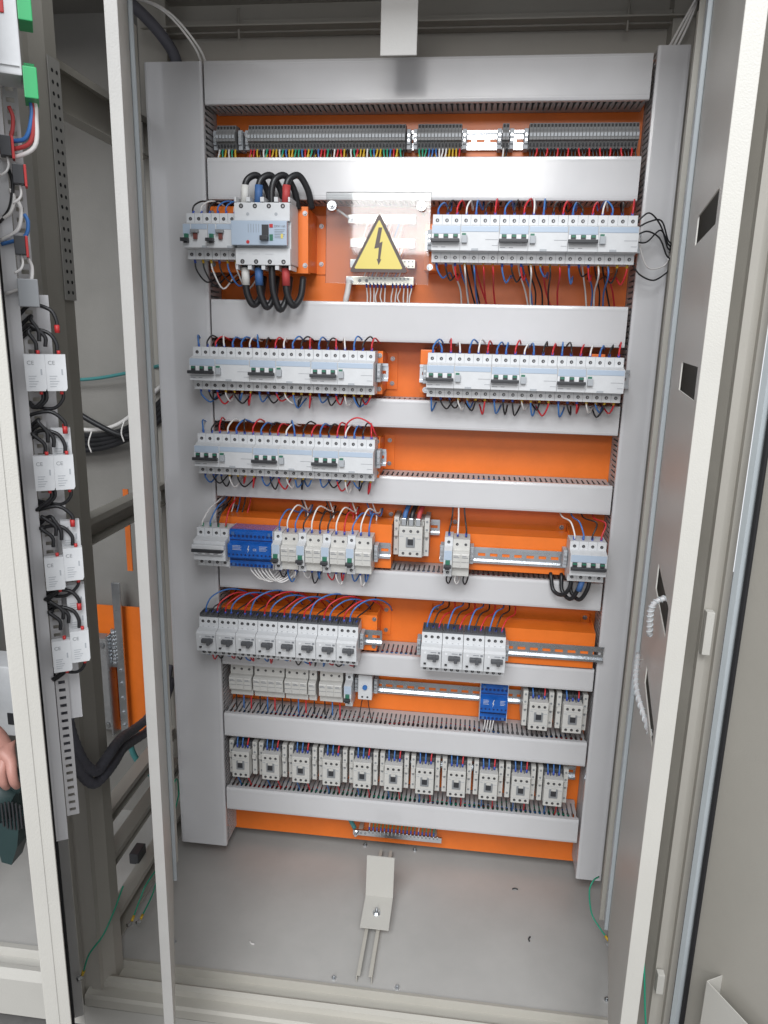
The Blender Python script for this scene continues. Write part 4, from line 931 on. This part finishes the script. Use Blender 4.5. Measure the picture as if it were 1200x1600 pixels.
holes = [(0.20, 0.42, 1.403, 1.443), (0.21, 0.42, 1.198, 1.239), (0.21, 0.42, 0.884, 0.926), (0.21, 0.42, 0.720, 0.750)]
leaf((0.993, -0.210), (0.918, -0.650), 0.085, 1.86, holes, -1, 'open inner door leaf with rectangular cutouts at the right')
leaf((0.032, -0.210), (0.221, -0.655), 0.085, 1.86, [], 1, 'open inner door leaf seen edge on at the left', edge=0.015, em='paintin')
# spiral wrapped wires through two of the cutouts
def spiral(p0, p1, p2, label, r=0.0043):
    rr = thing('spiral_wrap', p0, label, 'wire sleeve', 'spiral wrapped cable stubs')
    P = smoothpts([Vector(p)-Vector(p0) for p in (p0, p1, p2)], 10)
    b = NB(); tube(b, [Vector(p)-Vector(p0) for p in (p0, p1, p2)], r*0.86, 0, 12, 10); obj('core', b, 'duct', rr)
    b = NB(); tot = 14; pts = []
    for i in range(tot*10):
        t = i/(tot*10)*(len(P)-1); k = int(t); q = P[k].lerp(P[min(k+1, len(P)-1)], t-k); T = (P[min(k+1, len(P)-1)]-P[max(k-1, 0)]).normalized()
        n = T.orthogonal().normalized(); bn = T.cross(n); a_ = 2*math.pi*i/10
        pts.append(q+(n*math.cos(a_)+bn*math.sin(a_))*r)
    tube(b, pts, 0.0010, 0, 5, 1); obj('wrap', b, 'spiral', rr)
def LF(u, n, z): return Vector((0.993-0.168*u-0.986*n, -0.21-0.986*u+0.168*n, z))
spiral(LF(0.33, -0.03, 0.917), LF(0.345, 0.012, 0.905), LF(0.33, 0.012, 0.850), 'short white spiral wrapped bundle poking through the third door cutout')
spiral(LF(0.17, 0.012, 0.752), LF(0.24, 0.014, 0.722), LF(0.345, -0.004, 0.700), 'white spiral wrapped bundle leaving the lowest door cutout')

# ================================================================ outer right door
dr = thing('outer_door', (1.058, -0.490, -0.05), 'big open outer door with black gasket at the right edge', 'door', rz=math.atan2(-0.42, 0.22))
b = NB(); box(b, 0.0, 0.66, -0.003, 0.0, 0.0, 1.98); obj('panel', b, 'paintdoor_shade', dr)
b = NB(); box(b, 0.012, 0.019, -0.009, -0.0031, 0.02, 1.96, 0, 0.002); box(b, 0.021, 0.65, -0.008, -0.0031, 0.02, 0.028); obj('gasket', b, 'gasket', dr)
b = NB(); box(b, -0.002, 0.008, -0.014, -0.0031, 0.0, 1.98); obj('hinge_lip', b, 'paleblue', dr)
b = NB(); box(b, 0.075, 0.50, -0.034, -0.0325, 0.02, 0.345, 0, 0.0006); box(b, 0.075, 0.0765, -0.0324, -0.0032, 0.02, 0.345); box(b, 0.077, 0.5, -0.0324, -0.0032, 0.02, 0.022)
obj('document_pocket', b, 'paintlight', dr)
# small hooks on the right post, hidden strip in the gap
b = NB(); box(b, 1.022, 1.034, -0.475, -0.461, 0.80, 0.87, 0, 0.001); tag(obj('hinge', b, 'paintlight'), 'pale hinge block on the right front post', 'hinge', 'hinges on the right post')
b = NB(); box(b, 1.022, 1.034, -0.475, -0.461, 0.16, 0.20, 0, 0.001); tag(obj('hinge', b, 'paintlight'), 'lower pale hinge block on the right front post', 'hinge', 'hinges on the right post')
def earthwire(pts, label, r=0.0017, lug=True):
    b = NB(); tube(b, pts, r, 0, 8, 6); o = obj('earth_wire', b, 'wgreen'); tag(o, label, 'wire', 'green earth wires')
    if lug:
        b = NB(); d = Vector(pts[-1])-Vector(pts[-2]); d.normalize(); cyl(b, Vector(pts[-1])-d*0.002, d, 0.0030, 0.011, 0, 8); obj('yellow_lug', b, 'wyellow', o)
        b = NB(); cyl(b, Vector(pts[-1])+d*0.012, (-0.5, -0.8, 0), 0.0045, 0.009, 0, 6); obj('nut', b, 'steel', o)
    return o
earthwire([(0.975, -0.17, 0.14), (0.960, -0.19, 0.145), (0.952, -0.20, 0.125), (0.958, -0.215, 0.085), (0.972, -0.25, 0.060), (0.985, -0.262, 0.075)][:4]+[(0.972, -0.235, 0.070), (0.984, -0.25, 0.062)], 'green earth wire looping out beside the right trunking foot')
earthwire([(1.00, -0.44, 0.24), (1.004, -0.46, 0.18), (1.012, -0.47, 0.10), (1.024, -0.475, 0.04)], 'green earth wire in the gap by the right outer door', lug=False)
earthwire([(0.020, -0.415, 0.205), (0.010, -0.440, 0.165), (0.000, -0.468, 0.135), (-0.020, -0.485, 0.107), (-0.034, -0.487, 0.066)], 'green earth wire hanging at the left front post')
earthwire([(0.030, -0.20, 0.125), (0.016, -0.300, 0.120), (0.010, -0.330, 0.100), (0.008, -0.36, 0.082)], 'green earth wire along the lower left side rails')
earthwire([(-0.020, -0.03, 0.16), (-0.012, -0.10, 0.125), (0.002, -0.20, 0.09), (0.010, -0.27, 0.064), (0.012, -0.33, 0.058)], 'second green earth wire beside the low left rails')
earthwire([(-0.030, -0.02, 0.13), (-0.016, -0.055, 0.20), (-0.013, -0.085, 0.205), (-0.016, -0.11, 0.15), (-0.028, -0.13, 0.07), (-0.034, -0.15, 0.02)], 'green earth wire beside the foot of the left trunking', lug=False)

# ================================================================ outer left door with pilot device backs
dv = Vector((0.511, -0.86, 0)); du = 0.430
ang = math.atan2(dv.y, dv.x)
ld = thing('outer_door', (-0.060, -0.480, -0.05), 'open outer door at the left with pale lip towards the viewer', 'door', rz=ang)
# local x = along the door (towards viewer), local +y = towards the cabinet inside (right)
b = NB(); box(b, 0.0, du, -0.0198, -0.018, 0.0, 1.98); obj('panel', b, 'paintin', ld)
b = NB(); box(b, du+0.0002, du+0.0022, -0.0198, 0.0095, 0.0, 1.98, 0, 0.0009); box(b, du+0.0022, du+0.0032, -0.018, -0.004, 0.0, 1.98, 0, 0.0004); box(b, du-0.012, du, 0.0080, 0.0095, 0, 1.98); obj('lip', b, 'paintlight', ld)
b = NB(); box(b, 0.0, 0.004, -0.017, 0.012, 0.0, 1.98); obj('hinge_lip', b, 'paintin', ld)
b = NB(); box(b, 0.006, 0.03, -0.017, -0.004, 0.01, 1.97, 0, 0.002); obj('gasket', b, 'gasket', ld)
# door trunking
def DL(u, n, z):  # door local -> world
    nv = Vector((0.86, 0.511, 0)); return Vector((-0.060, -0.480, 0))+dv*u+nv*n+Vector((0, 0, z))
dt = thing('door_trunking', DL(0.335, 0.0015, 0.585), 'slim grey slotted trunking fixed upright on the left door', 'cable trunking', 'slotted grey cable trunking', rz=ang)
b = NB(); box(b, -0.03, 0.0, -0.018, -0.0165, 0, 1.35); box(b, -0.010, -0.0085, 0.0225, 0.026, 0.03, 1.35); box(b, -0.010, -0.0085, 0.034, 0.038, 0.03, 1.35)
for k in range(118): box(b, -0.010, -0.0085, 0.026, 0.034, 0.03+k*0.0112, 0.0365+k*0.0112)
obj('slotted_side', b, 'ductin', dt)
b = NB(); box(b, -0.0015, 0.0, 0.0065, 0.0215, 0.0, 1.35, 0, 0.0004); box(b, -0.03, -0.0016, 0.0200, 0.0215, 0.0, 1.35); box(b, 0.0001, 0.0006, 0.010, 0.0105, 0.0, 1.35); obj('cover', b, 'duct', dt)
b = NB(); box(b, 0, 0.03, 0, 0.0015, 0, 0.55); box(b, 0, 0.03, 0.016, 0.0175, 0, 0.55); box(b, 0.03, 0.0315, 0, 0.0175, 0, 0.55)
o = obj('door_trunking', b, 'duct'); o.location = DL(0.285, 0.036, 0.755); o.rotation_euler[2] = ang; tag(o, 'short upright trunking on the left door behind the contact blocks', 'cable trunking')
def make_cb():
    r = thing('contact_block', cat='contact block')
    b = NB(); prism(b, [(0, -0.024), (0.024, -0.024), (0.026, -0.020), (0.026, 0.026), (0.0, 0.026)], -0.012, 0.0, 0, 'y')
    # profile in (x, z) extruded along y -> rotate so the printed face looks at the viewer (+x of the door)
    obj('block_body', b, 'white', r)
    b = NB()
    for k in range(5): box(b, 0.004, 0.012+0.002*(k % 3), -0.0124, -0.0119, -0.018+k*0.0035, -0.0172+k*0.0035)
    box(b, 0.0195, 0.0215, -0.0124, -0.0119, -0.002, 0.006)
    obj('printing', b, 'lgrey', r)
    text('CE', 0.0075, (0.003, -0.0122, 0.012), 'grey', r)
    b = NB(); cyl(b, (0.018, -0.006, 0.026), (0, 0, 1), 0.0024, 0.005, 0, 8); obj('red_ferrule', b, 'red', r)
    b = NB(); cyl(b, (0.018, -0.006, -0.024), (0, 0, -1), 0.0024, 0.005, 0, 8); obj('red_ferrule', b, 'red', r)
    return r
rows = [(1.216, 2), (1.098, 2), (0.982, 2), (0.872, 2)]
cbn = 0
def cbput(u, n, z, label):
    o = put('cb', make_cb, DL(u, n, z), label, 'white contact blocks on the left door'); o.rotation_euler[2] = ang+math.pi/2
    return o
RN = ['top row', 'second row', 'third row', 'lowest row']
for i, (z, _) in enumerate(rows):
    cbput(0.33, 0.0, z-0.003 if i else z, 'white contact block on the left door, %s, near the trunking' % RN[i]).location += dv*0.0
    for o_, nn in (): pass
    cbput(0.33, 0.0, z, 'white contact block on the left door, %s, outer one' % RN[i])
# fix the two columns (inner one nearer the door skin)
cbs = [o for o in bpy.data.objects if o.name.startswith('contact_block')]
for o in cbs:
    inner = 'near the' in o['label']; i = [k for k in range(4) if RN[k] in o['label']][0]; z = rows[i][0]
    n0 = (0.0225 if inner else 0.0445) + (0.002 if i > 1 else 0); o.scale = (0.84, 0.84, 0.84)
    p = DL(0.345, n0, z-(0.010 if (inner and i > 1) else 0.0)); o.location = p
    # second tier above in rows three and four
for i, z in ((2, 1.012), (3, 0.928), (3, 0.902), (1, 1.128)):
    o = cbput(0.33, 0.045, z, 'white contact block on the left door, %s, half hidden tier %s' % (RN[i], {1.012: 'above', 0.928: 'topmost', 0.902: 'below topmost', 1.128: 'behind'}[z]))
    o.location = DL(0.325, 0.044+0.002*(i > 1), z); o.scale = (0.84, 0.84, 0.84)
for i, (z, _) in enumerate(rows):
    for k in range(5):
        n = (0.036, 0.058, 0.040, 0.060, 0.046)[k]; zt = z+(0.026, 0.026, 0.040, 0.052, 0.034)[k]; rr = random.uniform(-0.004, 0.004)
        b = NB(); tube(b, [DL(0.342, n, zt-0.004), DL(0.342, n, zt+0.008), DL(0.340, n-0.010+rr, zt+0.020), DL(0.335, 0.030+rr, zt+0.021+rr), DL(0.325, 0.018, zt+0.010)], 0.0023, 0, 8, 6)
        o = obj('door_wire', b, 'wblack'); tag(o, 'black wire, %s above the contact blocks, %s' % (ordn(k+1), RN[i]), 'wire', 'black wires on the left door')
        if k == 3:
            b = NB(); cyl(b, DL(0.342, n, zt-0.006), (0, 0, 1), 0.003, 0.009, 0, 8); obj('ferrule', b, 'red', o)
        if k < 3:
            zb = z-0.024
            b = NB(); tube(b, [DL(0.342, n+0.003, zb+0.004), DL(0.342, n+0.002, zb-0.008), DL(0.338, n-0.012+rr, zb-0.020+rr), DL(0.330, 0.024, zb-0.018+2*rr), DL(0.32, 0.016, zb-0.010)], 0.0021, 0, 8, 6)
            o = obj('door_wire', b, 'wblack'); tag(o, 'black wire, %s below the contact blocks, %s' % (ordn(k+1), RN[i]), 'wire', 'black wires on the left door')
for k, (c, n, z, h) in enumerate((('wwhite', 'white', 1.40, 0.03), ('wwhite', 'second white', 1.385, 0.04), ('wblue', 'blue', 1.375, 0.03), ('wblack', 'black', 1.41, 0.05), ('sleevered', 'red', 1.478, 0.04), ('wwhite', 'lower white', 1.325, 0.035))):
    b = NB(); q = 0.006*(k % 3)
    tube(b, [DL(0.343, 0.024+q, z+h*0.5), DL(0.344, 0.027+q, z+h*0.2), DL(0.343, 0.022+q, z-h*0.3), DL(0.338, 0.010, z-h*0.6)], 0.0021, 0, 8, 6)
    tag(obj('door_wire', b, c), '%s short wire curling between the switch bodies, left door' % n, 'wire', 'coloured wires on the left door')
# controller with green plugs at the top of the left door
pc = thing('controller', DL(0.33, 0.02, 1.50), 'pale controller with green plugs at the top of the left door', 'controller', rz=ang+math.pi/2)
b = NB(); box(b, -0.002, 0.026, -0.05, 0.0, 0.02, 0.12, 0, 0.0015); box(b, -0.002, 0.024, -0.052, -0.0505, 0.028, 0.029, 0); obj('housing', b, 'white', pc)
b = NB(); box(b, 0.006, 0.014, -0.0515, -0.0502, 0.075, 0.088, 0, 0.001); obj('red_label', b, 'red', pc)
for z0, l in ((0.072, 'u'), (0.0, 'l')):
    b = NB(); box(b, 0.0265, 0.040, -0.050, -0.015, z0, z0+0.030, 0, 0.001)
    for k in range(3): box(b, 0.028, 0.038, -0.045, -0.02, z0+0.0302, z0+0.034, 0)
    obj('green_plug', b, 'lime', pc)
for k, (c, q, n) in enumerate((('wblue', 0.0, 'blue'), ('sleevered', 0.004, 'red'), ('wwhite', 0.008, 'white'))):
    b = NB(); tube(b, [DL(0.36, 0.052+q*0.5, 1.503), DL(0.36, 0.052+q*0.5, 1.488), DL(0.355, 0.044+q, 1.466-q), DL(0.345, 0.026, 1.462-2*q), DL(0.335, 0.012, 1.452)], 0.0024, 0, 8, 6)
    tag(obj('door_wire', b, c), '%s wire under the green plug on the left door' % n, 'wire', 'coloured wires on the left door')
for i, (z, n) in enumerate(((1.455, 'upper'), (1.428, 'middle'), (1.355, 'lower'))):
    r = thing('push_button_back', DL(0.345, (0.018, 0.028, 0.0235)[i], z), '%s black switch body with red rim on the left door' % n, 'switch', 'black switch bodies on the left door', rz=ang+math.pi/2)
    b = NB(); box(b, 0.0, 0.018, -0.026, 0.0, -0.014, 0.016, 0, 0.001); obj('body', b, 'dark', r)
    b = NB(); box(b, 0.0182, 0.0225, -0.026, 0.0, -0.018, 0.016, 0, 0.001); obj('rim', b, 'red', r)
    b = NB(); tube(b, [(0.010, -0.014, -0.014), (0.011, -0.016, -0.028), (0.006, -0.018, -0.038), (-0.004, -0.016, -0.044)], 0.0022, 0, 8, 5); obj('lead', b, 'wwhite', r)
    r.scale = (0.62, 0.62, 0.66)
b = NB(); box(b, -0.001, 0.02, -0.03, 0.0, 0, 0.03, 0, 0.001)
o = obj('door_spacer', b, 'grey'); o.location = DL(0.335, 0.024, 1.290); o.rotation_euler = (0, 0, ang+math.pi/2); tag(o, 'grey cover piece above the top contact blocks on left door', 'cover')

# ================================================================ neighbouring bay seen through the open left side
nb = thing('neighbour_cabinet', (-0.6, -0.2, -0.1), 'grey steel cabinet bay next door seen past the left post', 'cabinet')
def NP(name, bm, m):
    o = obj(name, bm, m, nb); o.location = (0.6, 0.2, 0.1); return o
b = NB(); box(b, -1.2, -0.055, 0.075, 0.08, 0, 1.93); NP('rear_wall', b, 'paintshade')  # bay's shade painted in with the darkened coat
b = NB(); box(b, -1.2, -0.055, -0.46, 0.075, 1.905, 1.93); NP('roof', b, 'paintshade')
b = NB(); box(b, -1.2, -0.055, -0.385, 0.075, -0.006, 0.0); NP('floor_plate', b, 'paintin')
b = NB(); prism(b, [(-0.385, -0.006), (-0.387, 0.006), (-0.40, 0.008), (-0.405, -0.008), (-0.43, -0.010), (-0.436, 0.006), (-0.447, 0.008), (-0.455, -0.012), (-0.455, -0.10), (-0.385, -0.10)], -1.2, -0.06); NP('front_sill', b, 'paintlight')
b = NB(); box(b, -1.2, -1.195, -0.40, 0.075, 0, 1.905); NP('side_panel', b, 'paintshade')
b = NB(); box(b, -1.2, -0.42, -0.475, -0.47, 0.0, 1.93); NP('light_block_panel', b, 'paint')  # unseen panel added to keep light out of the neighbouring bay
b = NB(); box(b, -0.30, -0.105, 0.045, 0.048, 0.26, 0.60)
tag(obj('mounting_plate', b, 'orange'), 'orange plate piece low in the neighbouring bay', 'mounting plate')
b = NB(); box(b, -0.088, -0.076, -0.10, -0.097, 0.745, 0.93); tag(obj('orange_strip', b, 'orange'), 'narrow vertical orange strip behind the left front post', 'strip')
vb = thing('vertical_busbar', (-0.180, 0.02, 0.26), 'upright drilled steel bar with bolts in the neighbouring bay', 'busbar')
b = NB(); box(b, -0.010, 0.010, -0.003, 0.003, 0, 0.41, 0, 0.0006)
for k in range(9):
    for s in (-0.016, -0.011): cyl(b, (s, -0.004, 0.20+k*0.010), (0, -1, 0), 0.0028, 0.006, 0, 8)
box(b, -0.020, -0.010, -0.004, 0.003, 0.19, 0.29); obj('bar', b, 'steel', vb)
b = NB()
for z in (0.03, 0.065, 0.105, 0.145, 0.18): cyl(b, (0.0, -0.003, z), (0, -1, 0), 0.0055, 0.005, 0, 6)
obj('bolt', b, 'steel', vb)
b = NB(); box(b, -0.250, -0.204, 0.0, 0.035, 0.285, 0.53, 0, 0.002)
box(b, -0.2038, -0.200, -0.004, 0.03, 0.27, 0.54, 1)
for z in (0.30, 0.515): cyl(b, (-0.214, 0.0, z), (0, -1, 0), 0.006, 0.006, 1, 8)
tag(obj('dark_transformer', b, ['tgrey', 'steel']), 'dark upright component with steel bolts in the neighbouring bay', 'component')
def cable(pts, r, m, label, cat='cable', seg=10, group=None):
    b = NB(); tube(b, pts, r, 0, seg, 6); return tag(obj('cable', b, m), label, cat, group)
cable([(-0.30, 0.05, 1.145), (-0.20, 0.045, 1.155), (-0.10, 0.03, 1.175), (-0.03, 0.0, 1.19)], 0.004, 'wteal', 'greenish cable crossing high behind the left post')
cable([(-0.34, 0.05, 1.04), (-0.22, 0.045, 1.035), (-0.14, 0.03, 1.06), (-0.05, 0.0, 1.13), (-0.01, -0.01, 1.16)], 0.005, 'wwhite', 'white cable crossing behind the left post')
for k in range(4):
    cable([(-0.30, 0.03+0.006*k, 0.985+0.012*k), (-0.20, 0.03, 0.995+0.010*k), (-0.12, 0.02, 1.025+0.008*k), (-0.04, 0.0, 1.07+0.012*k), (-0.008, -0.005, 1.11+0.012*k)], 0.0068, 'wblack', '%s black cable of the tied bunch behind the left post' % ['lowest', 'second', 'third', 'topmost'][k], group='tied black cables')
cable([(-0.30, 0.02, 1.11), (-0.20, 0.012, 1.055), (-0.12, 0.005, 1.03), (-0.05, 0.0, 1.06)], 0.0065, 'wblack', 'black cable slanting down into the tied bunch')
for k, (x, z) in enumerate(((-0.205, 1.012), (-0.125, 1.04))):
    b = NB(); bmesh.ops.create_cone
    tube(b, [(x, -0.004, z-0.022), (x-0.004, -0.006, z), (x+0.002, 0.0, z+0.026)], 0.0018, 0, 6, 5); tag(obj('cable_tie', b, 'wwhite'), '%s white cable tie on the black bunch' % ['left', 'right'][k], 'cable tie', 'white cable ties')
# grey corrugated sleeves at lower left
def corr(pts, r, label):
    b = NB(); n = 60
    tube(b, pts, r, 0, 12, 14, rad=lambda t: r*(1+0.05*math.sin(t*260))); return tag(obj('cable_sleeve', b, 'braid'), label, 'cable sleeve', 'grey corrugated cable sleeves')
corr([(0.016, -0.555, 0.72), (0.019, -0.550, 0.675), (0.019, -0.550, 0.634), (0.021, -0.540, 0.588), (0.021, -0.515, 0.536), (0.026, -0.490, 0.508), (0.027, -0.460, 0.510), (0.024, -0.420, 0.512), (0.006, -0.350, 0.491), (-0.022, -0.250, 0.446), (-0.049, -0.120, 0.402), (-0.043, -0.050, 0.423), (-0.046, 0.000, 0.473)], 0.0095, 'corrugated grey sleeve sweeping from the left door to the cabinet')
corr([(0.008, -0.555, 0.71), (0.010, -0.550, 0.663), (0.010, -0.550, 0.610), (0.015, -0.540, 0.563), (0.015, -0.514, 0.513), (0.021, -0.492, 0.484), (0.025, -0.460, 0.482), (0.020, -0.415, 0.478), (0.004, -0.350, 0.465), (-0.024, -0.250, 0.420), (-0.051, -0.120, 0.369), (-0.045, -0.050, 0.389), (-0.04, 0.0, 0.44)], 0.0095, 'lower corrugated grey sleeve beside the first one')
for i, (x, y, z) in enumerate(((-0.092, -0.2, 0.128), (-0.056, -0.2, 0.100))):
    b = NB(); box(b, x-0.011, x+0.011, y-0.02, y+0.02, z-0.013, z+0.013, 0, 0.002)
    tag(obj('rubber_block', b, 'dark'), '%s black rubber block on the low left side rails' % ('upper', 'lower')[i], 'block', 'black rubber blocks')
cable([(-0.108, -0.10, 0.340), (-0.105, -0.10, 0.300), (-0.090, -0.10, 0.268), (-0.055, -0.10, 0.231)], 0.007, 'wteal', 'short dark cable end below the corrugated sleeves')
# cables at the top left corner
cable([(-0.10, -0.30, 1.86), (-0.02, -0.12, 1.855), (0.035, -0.04, 1.80), (0.05, -0.03, 1.74)], 0.011, 'braid', 'thick grey sleeve dropping behind the left trunking top')
for k in range(2):
    cable([(-0.05, -0.10, 1.87), (0.03+0.006*k, -0.07, 1.855), (0.085+0.008*k, -0.05, 1.80), (0.105+0.010*k, -0.045, 1.752)], 0.0022, 'wwhite', '%s thin pale wire curving down at the top left corner' % ['left', 'right'][k], 'wire', group='thin pale wires top left')
for k in range(3):
    cable([(1.015, -0.05+0.01*k, 1.87), (0.995+0.005*k, -0.04, 1.83), (0.965+0.008*k, -0.045, 1.77)], 0.0022, 'wwhite', '%s thin pale wire at the top right corner' % ['left', 'middle', 'right'][k], 'wire', group='thin pale wires top right')

# ================================================================ worker's hand with a power tool at the far left
wb = thing('equipment_box', (-0.372, -0.16, 0.36), 'white equipment box with dark socket behind the worker', 'box')
b = NB(); box(b, -0.1, 0.075, -0.02, 0.06, 0, 0.17, 0, 0.003); obj('case', b, 'white', wb)
b = NB(); box(b, 0.018, 0.050, -0.0225, -0.0202, 0.030, 0.058); box(b, -0.04, 0.002, -0.0225, -0.0202, 0.085, 0.088); obj('socket', b, 'dark', wb)
b = NB(); box(b, -0.34, -0.29, -0.10, 0.02, 0.585, 0.625, 0, 0.004); box(b, -0.36, -0.285, -0.10, 0.02, 0.56, 0.584, 1, 0.004)
tag(obj('parts_tray', b, ['wblue', 'steel']), 'blue and metal parts above the white box at far left', 'parts')
tl = thing('power_tool', (-0.190, -0.42, 0.318), 'dark green power tool with round vent held by the worker', 'power tool')
b = NB()
cyl(b, (-0.10, 0.03, 0.075), (1, -0.15, -0.22), 0.043, 0.115, 0, 24, 0.040)
tube(b, [(-0.10, 0.0, 0.125), (-0.05, -0.012, 0.135), (0.0, -0.015, 0.132), (0.04, -0.015, 0.105)], 0.0185, 0, 12, 5)
obj('motor_housing', b, 'tool', tl)
b = NB(); prism(b, [(-0.025, 0.025), (0.030, 0.040), (0.020, -0.02), (0.004, -0.062), (-0.016, -0.058), (-0.022, -0.02)], -0.03, 0.006, 0, 'y'); obj('foot', b, 'tool', tl)
b = NB()
for k in range(8):
    h = 0.030*math.sqrt(max(0.0, 1-((k-3.5)/4.4)**2))
    box(b, -0.010+k*0.0075, -0.0068+k*0.0075, -0.0335, -0.031, 0.050-h, 0.050+h)
obj('vent_slots', b, 'hole', tl)
# hand + forearm: one skinned surface
def skinned(name, chains, m):
    """chains: list of (points, radii, parent index of first point or None)"""
    vs, es, rs = [], [], []
    for pts, rad, par in chains:
        prev = par
        for p, r_ in zip(pts, rad):
            vs.append(p); rs.append(r_); i = len(vs)-1
            if prev is not None: es.append((prev, i))
            prev = i
    me = bpy.data.meshes.new(name); me.from_pydata(vs, es, []); o = bpy.data.objects.new(name, me); COL.objects.link(o)
    md = o.modifiers.new('skin', 'SKIN'); md.use_smooth_shade = True
    for i, r_ in enumerate(rs):
        me.skin_vertices[0].data[i].radius = (r_, r_) if not isinstance(r_, tuple) else r_
    me.skin_vertices[0].data[0].use_root = True
    o.modifiers.new('sub', 'SUBSURF').levels = 2; o.modifiers['sub'].render_levels = 2
    dg = bpy.context.evaluated_depsgraph_get(); m2 = bpy.data.meshes.new_from_object(o.evaluated_get(dg))
    bpy.data.objects.remove(o); m2.materials.clear(); m2.materials.append(M[m])
    o2 = bpy.data.objects.new(name, m2); COL.objects.link(o2)
    for p in m2.polygons: p.use_smooth = True
    return o2
HB = Vector((-0.168, -0.44, 0.496))
def H(*p): return HB+Vector(p)
chains = [([H(-0.050, 0.004, 0.030), H(-0.022, -0.012, 0.018), H(0.002, -0.020, 0.012)], [0.030, 0.031, 0.022], None)]
chains.append(([H(-0.095, 0.010, 0.050), H(-0.16, 0.02, 0.08), H(-0.26, 0.03, 0.12)], [0.026, 0.030, 0.038], 0))
for k, L in enumerate((0.92, 1.0, 0.96, 0.78)):      # fingers closing down over the tool handle
    x = 0.030-0.0205*k
    chains.append(([H(x*0.75, -0.034, 0.006), H(x, -0.046, -0.012*L), H(x+0.002, -0.046, -0.034*L), H(x+0.001, -0.034, -0.052*L)], [0.0105, 0.0095, 0.0088, 0.0072], 1))
chains.append(([H(-0.040, -0.020, -0.006), H(-0.022, -0.022, -0.034), H(-0.004, -0.018, -0.050)], [0.013, 0.011, 0.0085], 0))
ph = skinned('person', chains, 'skin')
tag(ph, 'hand and forearm of a worker gripping the dark green tool', 'person')
b = NB(); tube(b, [H(-0.14, 0.012, 0.066), H(-0.20, 0.022, 0.092), H(-0.30, 0.035, 0.135), H(-0.42, 0.05, 0.18)], 0.044, 0, 16, 6); obj('sleeve', b, 'fabric', ph)
b = NB(); box(b, HB.x-0.055, HB.x-0.004, HB.y-0.046, HB.y-0.032, HB.z+0.014, HB.z+0.036, 0, 0.003)
obj('red_tag', b, 'red', ph)
bpy.context.view_layer.update()
print('objects', len(bpy.data.objects))
